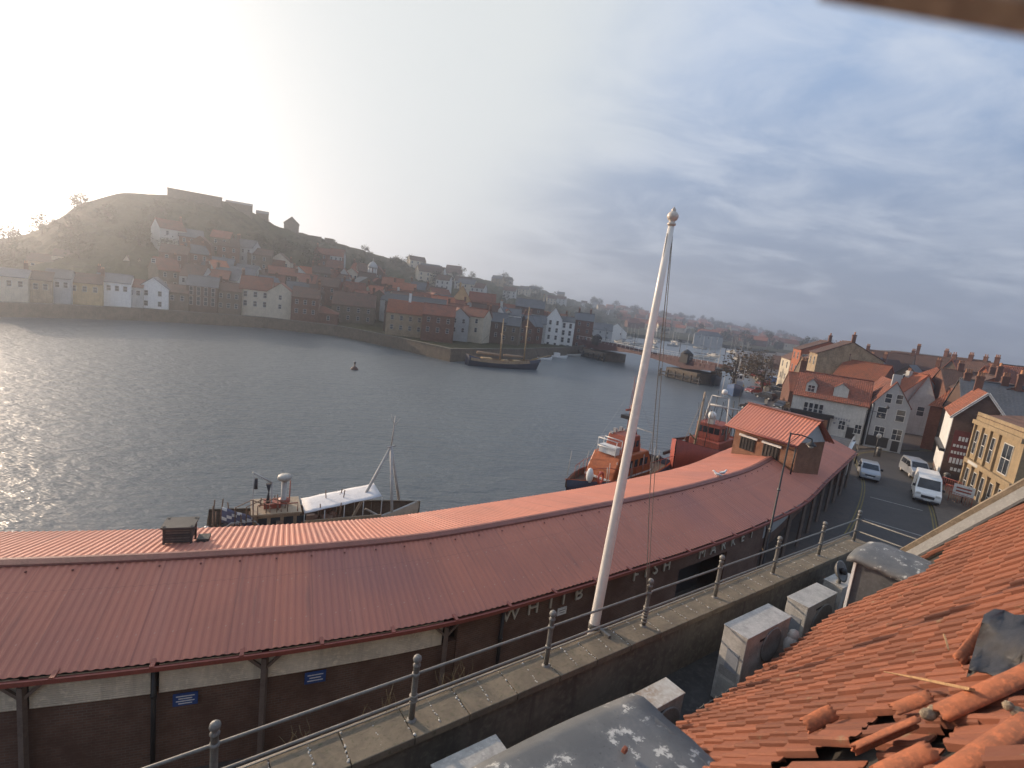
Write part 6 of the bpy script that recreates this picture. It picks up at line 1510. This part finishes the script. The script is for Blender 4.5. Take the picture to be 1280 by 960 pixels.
# skyline buildings on the headland
def skyb(x0,x1,rad,yt,label,kind='flat',yb=8,rise=2,dep=10,cat='building',name='building',wm=None):
    A=D(x0,yt,rad); B=D(x1,yt,rad); e=max(A.z,B.z); z0=min(terr(A.x,A.y),terr(B.x,B.y))-1; h=D((x0+x1)/2,yt,rad).z-z0
    return house(label,A,B,z0,dep,h,rise,kind,wm or DSF,SL_,cat,name=name)
skyb(209,278,262,242,'long low church block with flat battlemented roof on the headland skyline','flat',cat='church',name='church')
t=skyb(282,316,270,255,'church chancel stepping down right of the long battlemented block','side',rise=1.2,cat='church',name='church')
skyb(320,336,282,267,'small square stone building below the church on the skyline','side',rise=1.5)
skyb(355,374,296,279,'dark gabled house standing out on the headland skyline','front',rise=3.2,dep=9,cat='house',name='house')
skyb(384,402,302,296,'low dark outbuilding right of the gabled house on the skyline','flat',cat='outbuilding',name='outbuilding')
skyb(406,417,308,299,'smallest low outbuilding on the sloping skyline','flat',cat='outbuilding',name='outbuilding')
# closely packed old town: individual small houses on the slope
r4=random.Random(8); used=[]
fillw=[BRF,BRF,DBF,DSF,STN,CR,OWH,GW]; fillr=[RT,RT,BT_,RT,OT,BT_,SL_]
def skyline_y(px): 
    for i in range(len(SK)-1):
        if SK[i][0]<=px<=SK[i+1][0]: 
            t_=(px-SK[i][0])/(SK[i+1][0]-SK[i][0]); return SK[i][1]*(1-t_)+SK[i+1][1]*t_
    return 400
cnt=0
for px in range(215,735,17):
    for lev in (0,1,2,3):
        x=px+r4.uniform(-6,6); a_=math.atan2(*(lambda q:(q.x,q.y))(D(x,400,100))); s0=lerpt(SHP,a_)
        rad=s0+16+lev*17+r4.uniform(-4,4)
        if 400<x<560: rad+=22
        if x>560: rad+=6
        if x<400 and lev==3 : continue
        xy=Vector((math.sin(a_)*rad,math.cos(a_)*rad)); z=terr(xy.x,xy.y)
        W_=r4.uniform(5.5,9); h=r4.uniform(5.2,8.0); an=a_*.8+r4.choice([-.5,-.2,0,.1,.35]); ax=Vector((math.cos(an),-math.sin(an),0)); c_=Vector((xy.x,xy.y,0))
        kind=r4.choice(['side','side','side','front']); nx=r4.choice([2,2,3])
        house('small old house packed among the roofs of the far hillside town',c_-ax*W_/2,c_+ax*W_/2,z+.2,7,h,r4.uniform(2.2,3.4),kind,r4.choice(fillw),r4.choice(fillr),group='old houses on the far hillside',win=grid_win(nx,[h-1.3,h-3.9],.85,1.25,'s',.5/nx+.03),chim=[(r4.choice([.05,.95]),.5,1.5,BRF,2)] if r4.random()<.7 else [])
        cnt+=1
print('fill',cnt)
# far estate of orange-roofed houses on the distant hill
em_=[]
for i in range(105):
    px=r4.uniform(760,1010); rad=r4.uniform(560,1380); a_=math.atan2(*(lambda q:(q.x,q.y))(D(px,400,100)))
    x,y=math.sin(a_)*rad,math.cos(a_)*rad; z=terr(x,y)
    W_=r4.uniform(9,16); an=a_+r4.uniform(-.4,.4); ax=Vector((math.cos(an),-math.sin(an),0)); c_=Vector((x,y,0))
    house('orange-roofed estate house on the distant hill beyond the bridge',c_-ax*W_/2,c_+ax*W_/2,z+.2,9,r4.uniform(5,6.5),3.4,'side',r4.choice([LITB,LITB,CR,BRF]),r4.choice([OT,OT,RT]),group='estate houses on the distant hill',win=grid_win(2,[3.8],1.1,1.3,'s'))
for i in range(26):
    px=r4.uniform(500,770); a_=math.atan2(*(lambda q:(q.x,q.y))(D(px,380,100))); s0,s1=lerpt(SHP,a_),lerpt(SKP,a_,1); rad=s0+(s1-s0)*r4.uniform(.5,.97)
    x,y=math.sin(a_)*rad,math.cos(a_)*rad; z=terr(x,y); W_=r4.uniform(8,13); an=a_+r4.uniform(-.4,.4); ax=Vector((math.cos(an),-math.sin(an),0)); c_=Vector((x,y,0))
    house('pale villa half hidden by trees on the upper far hillside',c_-ax*W_/2,c_+ax*W_/2,z+.2,8,6,3,'side',r4.choice([OWH,CR,STN]),r4.choice([SL_,BT_]),group='villas on the upper far hillside',win=grid_win(3,[4.6,2.0],1,1.4,'s'))
# upper harbour boats
for i in range(34):
    px=r4.uniform(752,945); rad=r4.uniform(265,455); a_=math.atan2(*(lambda q:(q.x,q.y))(D(px,420,100))); q=Vector((math.sin(a_)*rad,math.cos(a_)*rad,0))
    if q.x>132 and rad<350: continue
    if i==0 or 'yproto' not in globals():
        yproto=thing('moored_yacht','small moored yacht beyond the swing bridge','boat',q,r4.uniform(0,3),'yachts moored beyond the bridge')
        hull(9,3,(1.2,1.0,1.5),[greyb,deckm],yproto,.3); MB().b6(-1.5,1.8,-.9,.9,.8,1.7).build('cabin',greyb,yproto,bevel=.1); MB().tube([(.6,0,1),(.6,0,11)],.10,6).build('mast',galv,yproto); MB().tube([(.5,0,2.4),(-3.2,0,2.4)],.16,6).build('furled_sail',navy,yproto)
    else: dup(yproto,q,r4.uniform(0,6))
CARP=[plain('car_paint_%s'%n_,c_,.3,.1,3,bmp=0) for n_,c_ in (('red',(.25,.03,.02)),('black',(.02,.02,.022)),('blue',(.04,.08,.2)),('white',(.6,.6,.6)))]
src=col.objects['parked_car']
for i in range(16):
    px=r4.uniform(925,985); rad=r4.uniform(95,190); q=D(px,480,rad)
    c_=dup(src,(q.x,q.y,2.504),r4.choice([.6,2.2,-.9,3.7])+r4.uniform(-.2,.2),'small parked car on the quay road near the bridge'); c_['group']='cars parked on the far quay road'
    for ch_ in c_.children:
        if ch_.name.startswith('body'): ch_.data=ch_.data.copy(); ch_.data.materials[0]=r4.choice(CARP)
# ------------------------------------------------------------------ trees
leafd=plain('dark_foliage',(.045,.052,.022),.9,.45,.6,bmp=0); leafb=plain('autumn_foliage',(.11,.075,.035),.9,.45,.6,bmp=0); bark=plain('bark',(.07,.055,.04),.95,.4,3)
def treemesh(seed,h,r_,nl,lm,sz,bare=0):
    q=random.Random(seed); tr=MB(); tr.tube([(0,0,0),(.1,0,h*.25),(0,.1,h*.5),(.1,0,h*.8)],[r_*.09,r_*.07,r_*.05,r_*.015],7)
    tips=[]
    for k in range(11):
        a=q.uniform(0,6.28); z0=h*q.uniform(.12,.5); e=(math.cos(a)*r_*q.uniform(.45,.8),math.sin(a)*r_*q.uniform(.45,.8),z0+h*q.uniform(.05,.38)); tr.tube([(0,0,z0),(e[0]*.5,e[1]*.5,(z0+e[2])/2+.1),e],[r_*.035,r_*.022,r_*.008],5); tips.append(e)
    tips.append((0,0,h*.88)); lf=MB()
    for k in range(nl):
        c_=q.choice(tips); rr=r_*q.uniform(.1,.48)
        v=Vector((q.gauss(0,1),q.gauss(0,1),q.gauss(0,.8))).normalized()*rr; p_=Vector(c_)+v
        n_=Vector((q.gauss(0,1),q.gauss(0,1),q.gauss(0,1)+.4)).normalized(); x=n_.cross(Vector((.3,.2,1))).normalized(); y=n_.cross(x); s=sz*q.uniform(.6,1.3)
        lf.add([p_-x*s,p_-y*s*.6,p_+x*s,p_+y*s*.6+n_*s*.2],[(0,1,2,3)])
    return tr.mesh('trunk',bark),lf.mesh('crown',lm)
TM=[treemesh(1,9,4,420,leafd,.42),treemesh(2,11,4.5,480,leafd,.45),treemesh(3,8,4,380,leafd,.42),treemesh(4,9,3.6,330,leafb,.34),treemesh(5,10,4,300,leafb,.36)]
def tree(k,loc,rz,label,group=None,s=1):
    t=thing('tree',label,'tree',loc,rz,group); t.scale=(s,s,s); put(TM[k][0],'trunk',t); put(TM[k][1],'crown',t); return t
q=D(456,313,334); tree(2,(q.x,q.y,terr(q.x,q.y)-.5),0,'single round tree standing up from the headland skyline',None,.7)
for i in range(75):
    px=r4.uniform(0,760); a_=math.atan2(*(lambda q:(q.x,q.y))(D(px,380,100))); s0,s1=lerpt(SHP,a_),lerpt(SKP,a_,1)
    f_=r4.uniform(.55,.99) if px>480 else r4.uniform(.45,.8)
    if px<160: f_=r4.uniform(.4,1.0)
    if px>560 and i%2: f_=r4.uniform(.93,1.0)
    rad=s0+(s1-s0)*f_; x,y=math.sin(a_)*rad,math.cos(a_)*rad
    tree(r4.choice([0,1,2]),(x,y,terr(x,y)-1.6),r4.uniform(0,6),'dark bushy tree on the far hillside',"trees on the far hillside",r4.uniform(.6,1.0) if rad<420 else r4.uniform(.8,1.4))
for i in range(150):
    px=r4.uniform(735,1060); rad=r4.uniform(480,1495); a_=math.atan2(*(lambda q:(q.x,q.y))(D(px,400,100))); x,y=math.sin(a_)*rad,math.cos(a_)*rad
    if i%2: rad=lerpt(SKP,a_,1)*.995; x,y=math.sin(a_)*rad,math.cos(a_)*rad
    tree(r4.choice([0,1,2]),(x,y,terr(x,y)-1),r4.uniform(0,6),'dark tree on the distant wooded skyline beyond the bridge','trees on the distant skyline',r4.uniform(1.0,1.9))
for i in range(24):
    px=r4.uniform(918,966); rad=r4.uniform(125,215); q=D(px,470,rad)
    if i>7: px=r4.uniform(870,960); rad=r4.uniform(480,640); q=D(px,440,rad)
    tree(r4.choice([3,4]),(q.x,q.y,2.5),r4.uniform(0,6),'brownish tree along the near bank by the bridge','brown trees by the bridge',r4.uniform(.7,1.0))
for i in range(90):
    px=r4.uniform(20,520); a_=math.atan2(*(lambda q:(q.x,q.y))(D(px,330,100))); s0,s1=lerpt(SHP,a_),lerpt(SKP,a_,1); rad=s0+(s1-s0)*r4.uniform(.55,.98); x,y=math.sin(a_)*rad,math.cos(a_)*rad
    t=thing('bush','low dark bush on the scrubby headland slope','bush',(x,y,terr(x,y)-1.0),r4.uniform(0,6),'bushes on the headland slope'); k=r4.choice([0,1,2]); t.scale=[r4.uniform(.3,.55)]*2+[r4.uniform(.22,.36)]; put(TM[k][0],'stem',t); put(TM[k][1],'foliage',t)
# aerial mast on the hill
q=D(628,352,560); t=thing('radio_mast','thin radio mast on the far hill skyline','mast',(q.x,q.y,terr(q.x,q.y)-1)); mb=MB(); mb.tube([(0,0,0),(0,0,16)],[.35,.15],6); mb.build('pole',DARK,t); MB().b6(-1,1,-.1,.1,9,9.3).build('crossarm',DARK,t)
# jetty under the warehouse
q=P(558,446,0); t=thing('jetty','dark timber jetty at the corner of the opposite quay left of the ketch','jetty',(q.x,q.y,0),-.5); MB().b6(-9,3,-1.5,3,1.6,2.0).build('deck',deckm,t); mb=MB()
for k in range(6): mb.tube([(-8.5+k*2.2,-1.4,-1),(-8.5+k*2.2,-1.4,2.6)],.18,7)
mb.build('pile',DARK,t)

q=P(1208,606,2.6); t=thing('shrub','dark green shrub on the pavement between the brick shop and the stone building','shrub',(q.x,q.y,2.62)); t.scale=(.26,.26,.3); put(TM[1][0],'stem',t); put(TM[1][1],'foliage',t)
def litter_bin(px,py,label):
    q=P(px,py,2.62); t=thing('litter_bin',label,'bin',q); MB().lathe([(.26,0),(.28,.05),(.28,.85),(.24,.9)],(0,0,0),12).build('body',DARK,t); MB().lathe([(.30,.9),(.30,1.0),(.15,1.15),(.02,1.18)],(0,0,0),12).build('lid',IRON,t)
litter_bin(1181,604,'dark litter bin at the foot of the sign-painted brick shop')
litter_bin(1097,570,'dark litter bin on the pavement beside the round-headed signpost')
